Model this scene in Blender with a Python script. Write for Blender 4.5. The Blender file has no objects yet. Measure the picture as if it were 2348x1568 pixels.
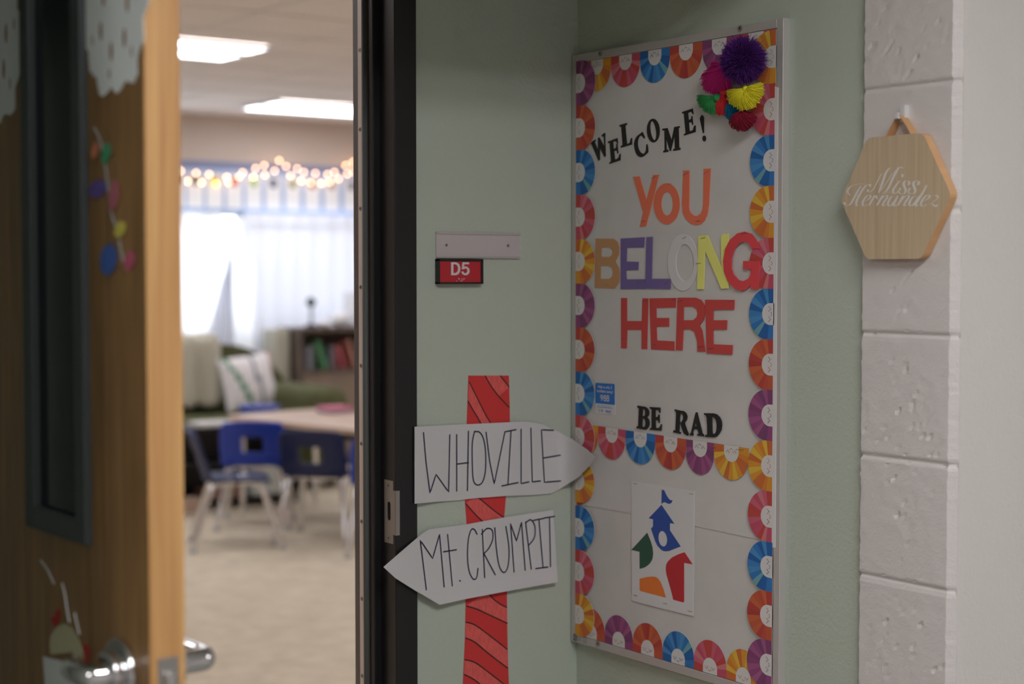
import bpy, math, random
from mathutils import Vector, Matrix, Euler, noise
from mathutils.geometry import tessellate_polygon

random.seed(7)
R = math.radians
scn = bpy.context.scene
COL = scn.collection

# ------------------------------------------------------------------ camera
F_PX = 3685.0
CAM_LOC = Vector((0.0, 0.0, 1.49))
CAM_ROT = Euler((R(90 - 2.455), 0, R(-35.6)))
cam_d = bpy.data.cameras.new('camera')
cam = bpy.data.objects.new('camera', cam_d)
COL.objects.link(cam)
cam.location = CAM_LOC
cam.rotation_euler = CAM_ROT
cam_d.sensor_width = 36
cam_d.lens = F_PX / 2348 * 36
cam_d.clip_start = 0.05
cam_d.clip_end = 100
cam_d.dof.use_dof = True
cam_d.dof.focus_distance = 2.92
cam_d.dof.aperture_fstop = 2.5
scn.camera = cam
CM = CAM_ROT.to_matrix()

# ------------------------------------------------------------------ world, exposure
world = bpy.data.worlds.new('overcast_daylight')
scn.world = world
world.use_nodes = True
world.node_tree.nodes['Background'].inputs[0].default_value = (0.92, 0.95, 1.0, 1)
WORLD_STRENGTH = 5.2
world.node_tree.nodes['Background'].inputs[1].default_value = WORLD_STRENGTH
HALL_LAMP = 25.0
ROOM_LAMP = 9.5
scn.view_settings.view_transform = 'Standard'
scn.view_settings.look = 'None'
scn.view_settings.exposure = 0.0
scn.view_settings.gamma = 1.0
scn.view_settings.use_curve_mapping = False

# ------------------------------------------------------------------ measuring helpers
def ray(px, py):
    return CM @ Vector(((px - 1174) / F_PX, (784 - py) / F_PX, -1))
def onX(px, py, X):
    d = ray(px, py); return CAM_LOC + d * ((X - CAM_LOC.x) / d.x)
def onY(px, py, Y):
    d = ray(px, py); return CAM_LOC + d * ((Y - CAM_LOC.y) / d.y)
def onZ(px, py, Z):
    d = ray(px, py); return CAM_LOC + d * ((Z - CAM_LOC.z) / d.z)
CROPS = dict(A=(1290, 30, 4.237), B=(1290, 360, 3.2667), C=(1290, 800, 4.126), D=(1290, 1080, 3.213),
             E=(1340, 240, 7.8267), F=(1450, 920, 10.673), G=(1440, 1100, 4.9), H=(1920, 360, 9.031),
             I=(1355, 870, 18.44), J=(990, 520, 11.181), K=(860, 840, 2.1537), M=(1880, 200, 3.408),
             N=(0, 0, 3.014), O=(0, 480, 2.8), P=(0, 1040, 2.969), Q=(400, 0, 3.136), S=(1580, 60, 6.03))
def cp(c, x, y):
    ox, oy, s = CROPS[c]; return (ox + x / s, oy + y / s)

# ------------------------------------------------------------------ materials
def s2l(c):
    c /= 255.0
    return c / 12.92 if c <= 0.04045 else ((c + 0.055) / 1.055) ** 2.4
def ph(r, g, b, k=2.3):
    return tuple(min(0.9, s2l(x) * k) for x in (r, g, b))
def rgb(r, g, b):
    return tuple(s2l(x) for x in (r, g, b))
def mat(name, col, rough=0.6, metal=0.0, bump=None, vary=None, emit=None, spec=None, coat=0.0):
    m = bpy.data.materials.new(name)
    m.use_nodes = True
    nt = m.node_tree
    b = nt.nodes['Principled BSDF']
    b.inputs['Base Color'].default_value = (*col, 1)
    b.inputs['Roughness'].default_value = rough
    b.inputs['Metallic'].default_value = metal
    if spec is not None: b.inputs['Specular IOR Level'].default_value = spec
    if coat: b.inputs['Coat Weight'].default_value = coat
    m.diffuse_color = (*col, 1)
    tc = nt.nodes.new('ShaderNodeTexCoord')
    if vary:   # (scale, amount, (sx,sy,sz))
        mp = nt.nodes.new('ShaderNodeMapping'); mp.inputs['Scale'].default_value = vary[2] if len(vary) > 2 else (1, 1, 1)
        n = nt.nodes.new('ShaderNodeTexNoise'); n.inputs['Scale'].default_value = vary[0]; n.inputs['Detail'].default_value = 5
        r = nt.nodes.new('ShaderNodeValToRGB')
        a = vary[1]
        r.color_ramp.elements[0].position = 0.3; r.color_ramp.elements[1].position = 0.7
        r.color_ramp.elements[0].color = (*[c * (1 - a) for c in col], 1)
        r.color_ramp.elements[1].color = (*[min(1, c * (1 + a)) for c in col], 1)
        nt.links.new(tc.outputs['Object'], mp.inputs['Vector']); nt.links.new(mp.outputs[0], n.inputs['Vector'])
        nt.links.new(n.outputs['Fac'], r.inputs[0]); nt.links.new(r.outputs[0], b.inputs['Base Color'])
    if bump:   # list of (scale, distance, strength[, vec])
        prev = None
        for bp in (bump if isinstance(bump, list) else [bump]):
            n = nt.nodes.new('ShaderNodeTexNoise'); n.inputs['Scale'].default_value = bp[0]; n.inputs['Detail'].default_value = 3
            if len(bp) > 3:
                mp = nt.nodes.new('ShaderNodeMapping'); mp.inputs['Scale'].default_value = bp[3]
                nt.links.new(tc.outputs['Object'], mp.inputs['Vector']); nt.links.new(mp.outputs[0], n.inputs['Vector'])
            else:
                nt.links.new(tc.outputs['Object'], n.inputs['Vector'])
            bn = nt.nodes.new('ShaderNodeBump'); bn.inputs['Distance'].default_value = bp[1]; bn.inputs['Strength'].default_value = bp[2]
            nt.links.new(n.outputs['Fac'], bn.inputs['Height'])
            if prev: nt.links.new(prev.outputs[0], bn.inputs['Normal'])
            prev = bn
        nt.links.new(prev.outputs[0], b.inputs['Normal'])
    if emit:
        b.inputs['Emission Color'].default_value = (*emit[0], 1)
        b.inputs['Emission Strength'].default_value = emit[1]
    return m

def wood(name, c1, c2, scale=(1, 1, 1), rough=0.45, grain=30):
    """Long grain running along local z: stretched noise between two tones."""
    m = bpy.data.materials.new(name); m.use_nodes = True
    nt = m.node_tree; b = nt.nodes['Principled BSDF']; b.inputs['Roughness'].default_value = rough
    tc = nt.nodes.new('ShaderNodeTexCoord'); mp = nt.nodes.new('ShaderNodeMapping'); mp.inputs['Scale'].default_value = scale
    n = nt.nodes.new('ShaderNodeTexNoise'); n.inputs['Scale'].default_value = grain; n.inputs['Detail'].default_value = 8; n.inputs['Distortion'].default_value = 0.6
    r = nt.nodes.new('ShaderNodeValToRGB')
    r.color_ramp.elements[0].position = 0.32; r.color_ramp.elements[1].position = 0.68
    r.color_ramp.elements[0].color = (*c1, 1); r.color_ramp.elements[1].color = (*c2, 1)
    bn = nt.nodes.new('ShaderNodeBump'); bn.inputs['Distance'].default_value = 0.0005; bn.inputs['Strength'].default_value = 0.4
    nt.links.new(tc.outputs['Object'], mp.inputs['Vector']); nt.links.new(mp.outputs[0], n.inputs['Vector'])
    nt.links.new(n.outputs['Fac'], r.inputs[0]); nt.links.new(r.outputs[0], b.inputs['Base Color'])
    nt.links.new(n.outputs['Fac'], bn.inputs['Height']); nt.links.new(bn.outputs[0], b.inputs['Normal'])
    m.diffuse_color = (*c1, 1)
    return m

def sheer(name, col, trans):
    m = bpy.data.materials.new(name); m.use_nodes = True
    nt = m.node_tree; nt.nodes.remove(nt.nodes['Principled BSDF']); out = nt.nodes['Material Output']
    d = nt.nodes.new('ShaderNodeBsdfDiffuse'); t = nt.nodes.new('ShaderNodeBsdfTranslucent'); mx = nt.nodes.new('ShaderNodeMixShader')
    d.inputs[0].default_value = (*col, 1); t.inputs[0].default_value = (*col, 1); mx.inputs[0].default_value = trans
    nt.links.new(d.outputs[0], mx.inputs[1]); nt.links.new(t.outputs[0], mx.inputs[2]); nt.links.new(mx.outputs[0], out.inputs[0])
    return m

M = {}
M['green_wall'] = mat('sage green paint', (0.50, 0.565, 0.49), 0.55, bump=[(140, 0.0022, 0.55), (420, 0.001, 0.35)])
M['block'] = mat('painted concrete block', (0.70, 0.665, 0.66), 0.5, bump=[(300, 0.0012, 0.5), (60, 0.003, 0.45)])
M['plaster'] = mat('warm white plaster', (0.68, 0.655, 0.64), 0.6, bump=[(130, 0.0025, 0.5)])
M['hall_ceiling'] = mat('hall ceiling tile', (0.6, 0.6, 0.57), 0.9, vary=(60, 0.08))
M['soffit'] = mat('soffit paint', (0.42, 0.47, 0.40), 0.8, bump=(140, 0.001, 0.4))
M['hall_floor'] = mat('vinyl floor', (0.25, 0.24, 0.22), 0.4, vary=(8, 0.15))
M['room_wall'] = mat('room wall paint', rgb(205, 190, 180), 0.8, bump=(120, 0.001, 0.3))
M['room_ceiling'] = mat('acoustic ceiling tile', rgb(236, 226, 220), 0.9, vary=(90, 0.06))
M['grid'] = mat('ceiling grid metal', rgb(226, 218, 212), 0.6)
M['carpet'] = mat('beige carpet', rgb(220, 206, 184), 0.95, vary=(9, 0.10), bump=(500, 0.004, 0.6))
M['black_frame'] = mat('black enamel', (0.012, 0.012, 0.014), 0.32, bump=(160, 0.0004, 0.4))
M['frame_room'] = mat('painted sheen black enamel', (0.11, 0.095, 0.095), 0.3, bump=[(220, 0.0006, 0.5, (1, 6, 0.06))])  # black paint lightened to stand for the reflected room
M['alu'] = mat('brushed aluminium', (0.56, 0.54, 0.53), 0.45, 0.3, bump=(300, 0.0003, 0.3, (1, 1, 0.05)))
M['strip_alu'] = mat('anodised aluminium strip', (0.88, 0.76, 0.68), 0.5, 0.1, bump=(200, 0.0005, 0.4, (1, 1, 0.05)))
M['steel'] = mat('satin steel', (0.40, 0.38, 0.36), 0.4, 0.8)
M['chrome'] = mat('chrome', (0.78, 0.78, 0.80), 0.12, 1.0)
M['rubber'] = mat('grey rubber seal', (0.10, 0.11, 0.11), 0.6)
M['dark'] = mat('dark cavity', (0.004, 0.004, 0.004), 0.9)
M['board_paper'] = mat('white bulletin board paper', (0.68, 0.665, 0.66), 0.85, vary=(14, 0.035), bump=[(9, 0.006, 0.45), (45, 0.0012, 0.35)])
M['board_paper_low'] = mat('white bulletin board paper lower sheet', (0.66, 0.645, 0.635), 0.85, vary=(14, 0.035), bump=[(9, 0.006, 0.45), (45, 0.0012, 0.35)])
M['white_paper'] = mat('white paper', (0.74, 0.735, 0.75), 0.8, bump=(20, 0.001, 0.3))
M['arrow_paper'] = mat('white sign paper', (0.64, 0.64, 0.66), 0.8, bump=(14, 0.002, 0.35))
M['black_card'] = mat('black card', (0.018, 0.018, 0.018), 0.7)
M['ink'] = mat('navy marker ink', (0.018, 0.016, 0.06), 0.6)
M['orange_letter'] = mat('orange card', ph(172, 86, 64), 0.85)
M['brown_letter'] = mat('tan card', ph(138, 104, 74), 0.85)
M['purple_letter'] = mat('purple card', ph(84, 72, 114), 0.85)
M['white_letter'] = mat('white card', (0.74, 0.73, 0.75), 0.85)
M['yellow_letter'] = mat('yellow card', ph(180, 168, 92), 0.85)
M['red_letter'] = mat('red card', ph(144, 52, 50), 0.85)
M['crimson_letter'] = mat('crimson card', ph(160, 50, 56), 0.85)
M['staple'] = mat('staple wire', (0.25, 0.24, 0.24), 0.35, 0.7)
M['sign_red'] = mat('sign red', ph(128, 24, 32, 2.4), 0.5)
M['sign_black'] = mat('sign black', (0.012, 0.013, 0.013), 0.4)
M['sign_white'] = mat('sign white', (0.72, 0.69, 0.73), 0.5)
M['acrylic'] = mat('satin acrylic', (0.62, 0.58, 0.60), 0.22, 0.15)
M['acrylic_edge'] = mat('acrylic edge', (0.52, 0.50, 0.50), 0.2, 0.1)
M['pole_red'] = mat('red paper', ph(146, 38, 38), 0.85)
M['pole_light'] = mat('red paper scribbled', ph(158, 66, 64), 0.85, vary=(260, 0.14, (1, 1, 0.25)))
M['marker'] = mat('black marker', (0.02, 0.012, 0.015), 0.7)
M['card_blue'] = mat('card blue', ph(24, 82, 146), 0.6)
M['logo_blue'] = mat('logo blue', ph(32, 56, 116), 0.7)
M['logo_green'] = mat('logo green', ph(34, 62, 50), 0.7)
M['logo_orange'] = mat('logo orange', ph(164, 88, 36), 0.7)
M['logo_red'] = mat('logo red', ph(136, 32, 38), 0.7)
M['oak'] = wood('oak veneer', rgb(118, 86, 50), rgb(158, 120, 74), (14, 14, 0.7), 0.42, 6)
M['oak_edge'] = wood('oak edge band', rgb(176, 128, 78), rgb(204, 160, 104), (16, 16, 0.5), 0.5, 5)
M['lite_frame'] = mat('slate enamel', (0.045, 0.055, 0.058), 0.5)
M['lite_glass'] = mat('opaque dark glass', (0.006, 0.010, 0.016), 0.12)  # opaque near-black stands for the dark view through the pane
M['hex_wood'] = wood('birch', rgb(190, 168, 138), rgb(208, 188, 158), (1, 30, 0.8), 0.55, 5)
M['hex_edge'] = wood('birch edge', rgb(205, 158, 112), rgb(222, 176, 130), (1, 8, 2), 0.55, 5)
M['leather'] = mat('tan leather strap', rgb(205, 160, 116), 0.6)
M['hook'] = mat('clear hook', (0.7, 0.7, 0.72), 0.15)
M['script'] = mat('white engraved paint', (0.76, 0.74, 0.72), 0.6)
M['navy'] = mat('navy plastic', rgb(24, 36, 80), 0.5)
M['blue'] = mat('bright blue plastic', rgb(22, 58, 168), 0.35)
M['table_top'] = mat('beige laminate', rgb(206, 176, 150), 0.35)
M['sofa'] = mat('olive green upholstery', rgb(92, 94, 62), 0.95, vary=(30, 0.15), bump=(200, 0.003, 0.5))
M['knit'] = mat('cream knit', rgb(200, 194, 176), 0.95, bump=(120, 0.01, 0.8))
M['white_bright'] = mat('bright white card', (0.88, 0.88, 0.90), 0.7)
M['pillow'] = mat('white pillow', rgb(242, 238, 240), 0.9)
M['pillow_green'] = mat('pillow green print', rgb(96, 150, 118), 0.9)
M['pillow_grey'] = mat('pillow grey print', rgb(140, 142, 158), 0.9)
M['pillow_pink'] = mat('pillow pink print', rgb(222, 170, 165), 0.9)
M['bookcase'] = wood('dark bookcase', rgb(88, 76, 68), rgb(106, 92, 82), (3, 3, 1), 0.5, 5)  # dark wood lightened so its colour carries the haze
M['bookback'] = wood('taupe panel', rgb(128, 112, 100), rgb(142, 124, 110), (3, 3, 1), 0.6, 5)
M['cabinet_beige'] = mat('beige enamel', rgb(190, 186, 170), 0.5)
M['black_shelf'] = mat('black laminate', (0.012, 0.011, 0.011), 0.5)
M['trim_blue'] = mat('pale blue paper', rgb(166, 186, 222), 0.8)
M['trim_mid'] = mat('mid blue paper', rgb(128, 138, 176), 0.8)
M['bulb'] = mat('warm bulb glow', (1, 0.8, 0.6), 0.4, emit=((1.0, 0.57, 0.33), 9.5))
M['bulb_y'] = mat('yellow bulb glow', (1, 0.8, 0.3), 0.4, emit=((1.0, 0.66, 0.10), 10.0))
M['wire'] = mat('dark wire', (0.05, 0.05, 0.04), 0.6)
M['lamp_hall'] = mat('hall diffuser', (0.9, 0.9, 0.9), 0.5, emit=((1.0, 0.975, 0.96), HALL_LAMP))
M['lamp_room'] = mat('room diffuser', (0.9, 0.9, 0.9), 0.5, emit=((0.93, 0.95, 1.0), ROOM_LAMP))
M['lamp_frame'] = mat('fixture enamel', (0.75, 0.75, 0.76), 0.4)
M['drape'] = sheer('white drape', (0.95, 0.95, 0.95), 0.60)
M['sheer'] = sheer('white sheer panel', (0.82, 0.83, 0.90), 0.17)
M['paper_white'] = mat('white cut paper', (0.78, 0.82, 0.83), 0.9)
M['glass'] = mat('window glass', (0.9, 0.95, 1), 0.02)
_g = M['glass'].node_tree.nodes['Principled BSDF']; _g.inputs['Transmission Weight'].default_value = 1.0; _g.inputs['IOR'].default_value = 1.05

# ------------------------------------------------------------------ mesh building
class MB:
    def __init__(s): s.v = []; s.f = []; s.mi = []; s.mats = []; s.layer = 0
    def slot(s, m):
        if isinstance(m, str): m = M[m]
        if m not in s.mats: s.mats.append(m)
        return s.mats.index(m)
    def add(s, vs, fs, m):
        k = len(s.v); i = s.slot(m)
        s.v.extend(Vector(v) for v in vs)
        for f in fs: s.f.append([k + a for a in f]); s.mi.append(i)
        return s
    def box(s, a, b, m):
        x0, x1 = sorted((a[0], b[0])); y0, y1 = sorted((a[1], b[1])); z0, z1 = sorted((a[2], b[2]))
        vs = [(x0, y0, z0), (x1, y0, z0), (x1, y1, z0), (x0, y1, z0), (x0, y0, z1), (x1, y0, z1), (x1, y1, z1), (x0, y1, z1)]
        return s.add(vs, [(0, 3, 2, 1), (4, 5, 6, 7), (0, 1, 5, 4), (1, 2, 6, 5), (2, 3, 7, 6), (3, 0, 4, 7)], m)
    def poly(s, loops, n, t, m, side=None, back=True):
        """Flat outline(s) (first outer, rest holes) given at their back plane, thickened by t along n."""
        n = Vector(n).normalized()
        loops = [[Vector(p) for p in l] for l in loops]
        flat = [p for l in loops for p in l]
        tri = tessellate_polygon(loops)
        tris = []
        for a, b, c in tri:
            if (flat[b] - flat[a]).cross(flat[c] - flat[a]).dot(n) < 0: a, b, c = a, c, b
            tris.append((a, b, c))
        N = len(flat)
        s.add([p + n * t for p in flat], tris, m)
        if t > 0:
            if back: s.add(flat, [(a, c, b) for a, b, c in tris], m)
            vs = flat + [p + n * t for p in flat]; fs = []; k = 0
            for li, l in enumerate(loops):
                L = len(l)
                area = Vector((0, 0, 0))
                for i in range(L): area += l[i].cross(l[(i + 1) % L])
                ccw = area.dot(n) > 0
                if li > 0: ccw = not ccw
                for i in range(L):
                    a, b = k + i, k + (i + 1) % L
                    fs.append((a, b, b + N, a + N) if ccw else (b, a, a + N, b + N))
                k += L
            s.add(vs, fs, side or m)
        return s
    def stroke(s, pts, n, w, lift, m, caps=True):
        """Flat inked line on a surface; w is a number or a function of the local direction."""
        n = Vector(n).normalized(); pts = [Vector(p) for p in pts]
        s.layer += 1; lift += s.layer * 1.2e-5      # each inked line lies on the ones before it
        L = []; Rr = []
        for i, p in enumerate(pts):
            a = pts[max(0, i - 1)]; b = pts[min(len(pts) - 1, i + 1)]
            d = (b - a)
            if d.length < 1e-9: d = Vector((0, 0, 1))
            d.normalize(); ww = w(d, i / max(1, len(pts) - 1)) if callable(w) else w
            q = n.cross(d) * ww / 2
            L.append(p + q + n * lift); Rr.append(p - q + n * lift)
        N = len(pts)
        s.add(L + Rr, [(i + N, i + 1 + N, i + 1, i) for i in range(N - 1)], m)
        if caps and not callable(w):
            for p in (pts[0], pts[-1]): s.disc(p + n * (lift + 5e-6), n, w / 2, m, 8)
        return s
    def disc(s, c, n, r, m, k=16, r2=None, t=0):
        n = Vector(n).normalized(); u = n.orthogonal().normalized()
        if abs(n.z) < 0.9: u = Vector((0, 0, 1)).cross(n).normalized()
        v = n.cross(u)
        loop = [Vector(c) + u * r * math.cos(2 * math.pi * i / k) + v * (r2 or r) * math.sin(2 * math.pi * i / k) for i in range(k)]
        return s.poly([loop], n, t, m)
    def tube(s, pts, r, m, k=8, cap=True):
        pts = [Vector(p) for p in pts]; rs = r if isinstance(r, (list, tuple)) else [r] * len(pts)
        up = None; vs = []
        for i, p in enumerate(pts):
            d = (pts[min(len(pts) - 1, i + 1)] - pts[max(0, i - 1)])
            if d.length < 1e-9: d = Vector((0, 0, 1))
            d.normalize()
            if up is None: up = d.orthogonal().normalized()
            else:
                up = up - d * up.dot(d)
                up = up.normalized() if up.length > 1e-6 else d.orthogonal().normalized()
            w = d.cross(up)
            for j in range(k):
                a = 2 * math.pi * j / k
                vs.append(p + (up * math.cos(a) + w * math.sin(a)) * rs[i])
        fs = [(i * k + j, i * k + (j + 1) % k, (i + 1) * k + (j + 1) % k, (i + 1) * k + j) for i in range(len(pts) - 1) for j in range(k)]
        if cap:
            fs.append(tuple(range(k - 1, -1, -1))); b = (len(pts) - 1) * k; fs.append(tuple(b + j for j in range(k)))
        return s.add(vs, fs, m)
    def grid(s, fn, nu, nv, m, skip=None):
        vs = [fn(i / nu, j / nv) for j in range(nv + 1) for i in range(nu + 1)]
        fs = []
        for j in range(nv):
            for i in range(nu):
                if skip and skip((i + .5) / nu, (j + .5) / nv): continue
                a = j * (nu + 1) + i; fs.append((a, a + 1, a + nu + 2, a + nu + 1))
        return s.add(vs, fs, m)
    def sphere(s, c, r, m, nu=12, nv=8, sc=(1, 1, 1)):
        c = Vector(c); vs = [c + Vector((0, 0, r * sc[2]))]
        for j in range(1, nv):
            t = math.pi * j / nv
            for i in range(nu):
                a = 2 * math.pi * i / nu
                vs.append(c + Vector((math.sin(t) * math.cos(a) * sc[0], math.sin(t) * math.sin(a) * sc[1], math.cos(t) * sc[2])) * r)
        vs.append(c - Vector((0, 0, r * sc[2])))
        fs = [(0, 1 + i, 1 + (i + 1) % nu) for i in range(nu)]
        for j in range(nv - 2):
            for i in range(nu):
                a = 1 + j * nu; fs.append((a + i, a + nu + i, a + nu + (i + 1) % nu, a + (i + 1) % nu))
        e = len(vs) - 1; a = 1 + (nv - 2) * nu
        fs += [(a + i, e, a + (i + 1) % nu) for i in range(nu)]
        return s.add(vs, fs, m)
    def build(s, name, parent=None, smooth=False, bevel=0, solid=0, subd=0, origin=None):
        lo = Vector([min(v[i] for v in s.v) for i in range(3)]); hi = Vector([max(v[i] for v in s.v) for i in range(3)])
        org = Vector(origin) if origin is not None else (Vector(((lo.x + hi.x) / 2, (lo.y + hi.y) / 2, lo.z)) if parent is None else (lo + hi) / 2)
        me = bpy.data.meshes.new(name)
        me.from_pydata([tuple(v - org) for v in s.v], [], s.f)
        for m in s.mats: me.materials.append(m)
        me.polygons.foreach_set('material_index', s.mi)
        if smooth: me.polygons.foreach_set('use_smooth', [True] * len(me.polygons))
        me.update()
        o = bpy.data.objects.new(name, me); COL.objects.link(o)
        if parent is not None:
            o.parent = parent; o.location = org - wl(parent)
        else: o.location = org
        if solid:
            md = o.modifiers.new('solid', 'SOLIDIFY'); md.thickness = solid; md.offset = 0
        if bevel:
            md = o.modifiers.new('bevel', 'BEVEL'); md.width = bevel; md.segments = 3; md.limit_method = 'ANGLE'; md.angle_limit = R(40)
        if subd:
            md = o.modifiers.new('sub', 'SUBSURF'); md.levels = subd; md.render_levels = subd
        return o

def wl(o):
    v = Vector(o.location)
    while o.parent: o = o.parent; v += o.location
    return v
def tag(o, label=None, cat=None, group=None, kind=None):
    if label: o['label'] = label
    if cat: o['category'] = cat
    if group: o['group'] = group
    if kind: o['kind'] = kind
    return o
def empty(name, loc, label, cat, group=None, rz=0):
    o = bpy.data.objects.new(name, None); COL.objects.link(o); o.location = loc; o.rotation_euler = (0, 0, rz)
    return tag(o, label, cat, group)
def copy_tree(o, parent=None):
    c = o.copy(); COL.objects.link(c)
    if parent is not None: c.parent = parent
    for ch in [x for x in o.children]: copy_tree(ch, c)
    return c
def struct(name, mb, parent=None, **k):
    o = mb.build(name, parent, **k)
    if parent is None: o['kind'] = 'structure'
    return o
def ell(cx, cy, rx, ry, sh=0, n=28):
    return [(cx + rx * math.cos(2 * math.pi * i / n) + sh * math.sin(2 * math.pi * i / n), cy + ry * math.sin(2 * math.pi * i / n)) for i in range(n)]
def crm(pts, k=5, closed=False):
    """Catmull-Rom smoothing of a point list."""
    P = [Vector((*p, 0)) if len(p) == 2 else Vector(p) for p in pts]; out = []; n = len(P)
    rng = range(n) if closed else range(n - 1)
    for i in rng:
        p0 = P[(i - 1) % n] if closed or i > 0 else P[i]; p1 = P[i]; p2 = P[(i + 1) % n]
        p3 = P[(i + 2) % n] if closed or i + 2 < n else P[(i + 1) % n]
        for j in range(k):
            t = j / k
            out.append(0.5 * ((2 * p1) + (-p0 + p2) * t + (2 * p0 - 5 * p1 + 4 * p2 - p3) * t * t + (-p0 + 3 * p1 - 3 * p2 + p3) * t ** 3))
    if not closed: out.append(P[-1])
    return [tuple(v) if len(pts[0]) == 3 else (v.x, v.y) for v in out]

NX = Vector((-1, 0, 0)); NY = Vector((0, -1, 0))

# ------------------------------------------------------------------ the setting: hall
WALL_Y = 2.6475          # wall with the door and the room sign
SIDE_X = 2.0625          # alcove side wall
BLK_X, BLK_Y0, BLK_Y1 = 2.05, 1.66, 1.855
DX0, DX1, DH = 0.646, 1.66, 2.14     # rough opening

struct('floor_hall', MB().box((-5, -1.6, -0.1), (7, 2.785, 0), 'hall_floor'))
struct('ceiling_hall', MB().box((-5, -1.6, 2.6), (7, 1.66, 2.7), 'hall_ceiling'))
struct('ceiling_alcove', MB().box((0.45, 1.66, 2.155), (2.0625, 2.6475, 2.75), 'soffit'))
w = MB()
w.box((0.3, WALL_Y, 0), (DX0, 2.755, 2.75), 'green_wall'); w.box((DX1, WALL_Y, 0), (2.3, 2.755, 2.75), 'green_wall'); w.box((DX0, WALL_Y, DH), (DX1, 2.755, 2.75), 'green_wall')
struct('wall_back', w)
struct('wall_right', MB().box((SIDE_X, BLK_Y1 - 0.002, 0), (2.3, WALL_Y, 2.75), 'green_wall'))
struct('wall_left', MB().box((0.3, 1.66, 0), (0.45, WALL_Y, 2.75), 'green_wall'))
struct('wall_hall_left', MB().box((-5, 1.66, 0), (0.3, 1.85, 2.75), 'plaster'))
struct('wall_hall_rear', MB().box((-5, -1.75, 0), (7, -1.6, 2.75), 'plaster'))
struct('wall_hall_side', MB().box((-5.1, -1.6, 0), (-5, 1.66, 2.75), 'plaster'))
struct('wall_hall_end', MB().box((7, -1.6, 0), (7.1, 1.66, 2.75), 'plaster'))
struct('wall_hall_right', MB().box((2.0615, 1.6572, 0), (7, 1.85, 2.75), 'plaster'))

# painted block wall end: one loft, joints recessed, edges chipped
joints = [onX(1985, 208, BLK_X).z]
joints = [joints[0] + 0.2032 * k for k in (4, 3, 2, 1, 0)] + [onX(1985, 487, BLK_X).z, onX(1975, 763, BLK_X).z, onX(1972, 1042, BLK_X).z, onX(1968, 1315, BLK_X).z]
joints += [joints[-1] - 0.2032 * k for k in (1, 2, 3, 4)]
zs = []
z = 0.0
while z < 2.6:
    near = min(abs(z - j) for j in joints)
    zs.append(z); z += 0.0016 if near < 0.011 else 0.0075
prof_n = 26
vs = []; rng = random.Random(3)
for z in zs:
    near = min(abs(z - j) for j in joints)
    ins = 0.0045 * math.exp(-(near / 0.0042) ** 2)
    jl = 0.0022 * noise.noise(Vector((z * 90, 1, 3))) + 0.0016 * noise.noise(Vector((z * 260, 7, 3)))
    jr = 0.0016 * noise.noise(Vector((z * 80, 11, 3))) + 0.0012 * noise.noise(Vector((z * 240, 17, 5)))
    row = [(2.12, BLK_Y1 + jl - ins * .5, z), (BLK_X + 0.005, BLK_Y1 + jl - ins * .5, z)]
    for i in range(prof_n):
        y = BLK_Y1 - 0.0025 + (1.6705 - BLK_Y1 + 0.0025) * i / (prof_n - 1)
        d = 0.0008 * noise.noise(Vector((y * 45, z * 45, 0)))
        pit = noise.noise(Vector((y * 130, z * 130, 9)))
        if pit > 0.42: d += (pit - 0.42) * 0.012
        row.append((BLK_X + ins + d, y + (jl if i == 0 else 0) + (jr if i == prof_n - 1 else 0), z))
    row += [(2.0625 + ins * .6, 1.6570 + jr * .3, z), (2.066, 1.6600, z)]
    vs += row
W_ = prof_n + 4
fs = [(j * W_ + i + 1, j * W_ + i, (j + 1) * W_ + i, (j + 1) * W_ + i + 1) for j in range(len(zs) - 1) for i in range(W_ - 1)]
struct('wall_block_end', MB().add(vs, [tuple(reversed(f)) for f in fs], 'block'))

# ------------------------------------------------------------------ the setting: classroom
RY0, RY1, RX0, RX1, RZ = 2.755, 11.4, -1.2, 9.0, 2.7
struct('floor', MB().box((RX0, 2.755, -0.1), (RX1, RY1, 0.002), 'carpet'))
struct('ceiling', MB().box((RX0, RY0, RZ), (RX1, RY1, RZ + 0.1), 'room_ceiling'))
g = MB()
x = RX0 + 0.35
while x < RX1: g.box((x - .012, RY0, RZ - 0.004), (x + .012, RY1, RZ), 'grid'); x += 0.61
y = RY0 + 0.38
while y < RY1: g.box((RX0, y - .012, RZ - 0.004), (RX1, y + .012, RZ), 'grid'); y += 0.61
struct('trim_2', g)
WIN = (3.3, 7.9, 1.0, 1.98)
w = MB()
w.box((RX0, RY1, 0), (WIN[0], RY1 + .15, RZ), 'room_wall'); w.box((WIN[1], RY1, 0), (RX1, RY1 + .15, RZ), 'room_wall')
w.box((WIN[0], RY1, 0), (WIN[1], RY1 + .15, WIN[2]), 'room_wall'); w.box((WIN[0], RY1, WIN[3]), (WIN[1], RY1 + .15, RZ), 'room_wall')
struct('wall_far', w)
struct('wall_room_left', MB().box((RX0 - .1, RY0, 0), (RX0, RY1, RZ), 'room_wall'))
struct('wall_room_right', MB().box((RX1, RY0, 0), (RX1 + .1, RY1, RZ), 'room_wall'))
w = MB(); w.box((RX0, 2.756, 0), (DX0, 2.80, RZ), 'room_wall'); w.box((DX1, 2.756, 0), (RX1, 2.80, RZ), 'room_wall'); w.box((DX0, 2.756, DH), (DX1, 2.80, RZ), 'room_wall')
struct('wall_near', w)
wf = MB()
for xx in [WIN[0] + .03 + k * (WIN[1] - WIN[0] - .06) / 4 for k in range(5)]: wf.box((xx - .03, RY1 + .05, WIN[2]), (xx + .03, RY1 + .1, WIN[3]), 'lamp_frame')
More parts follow.
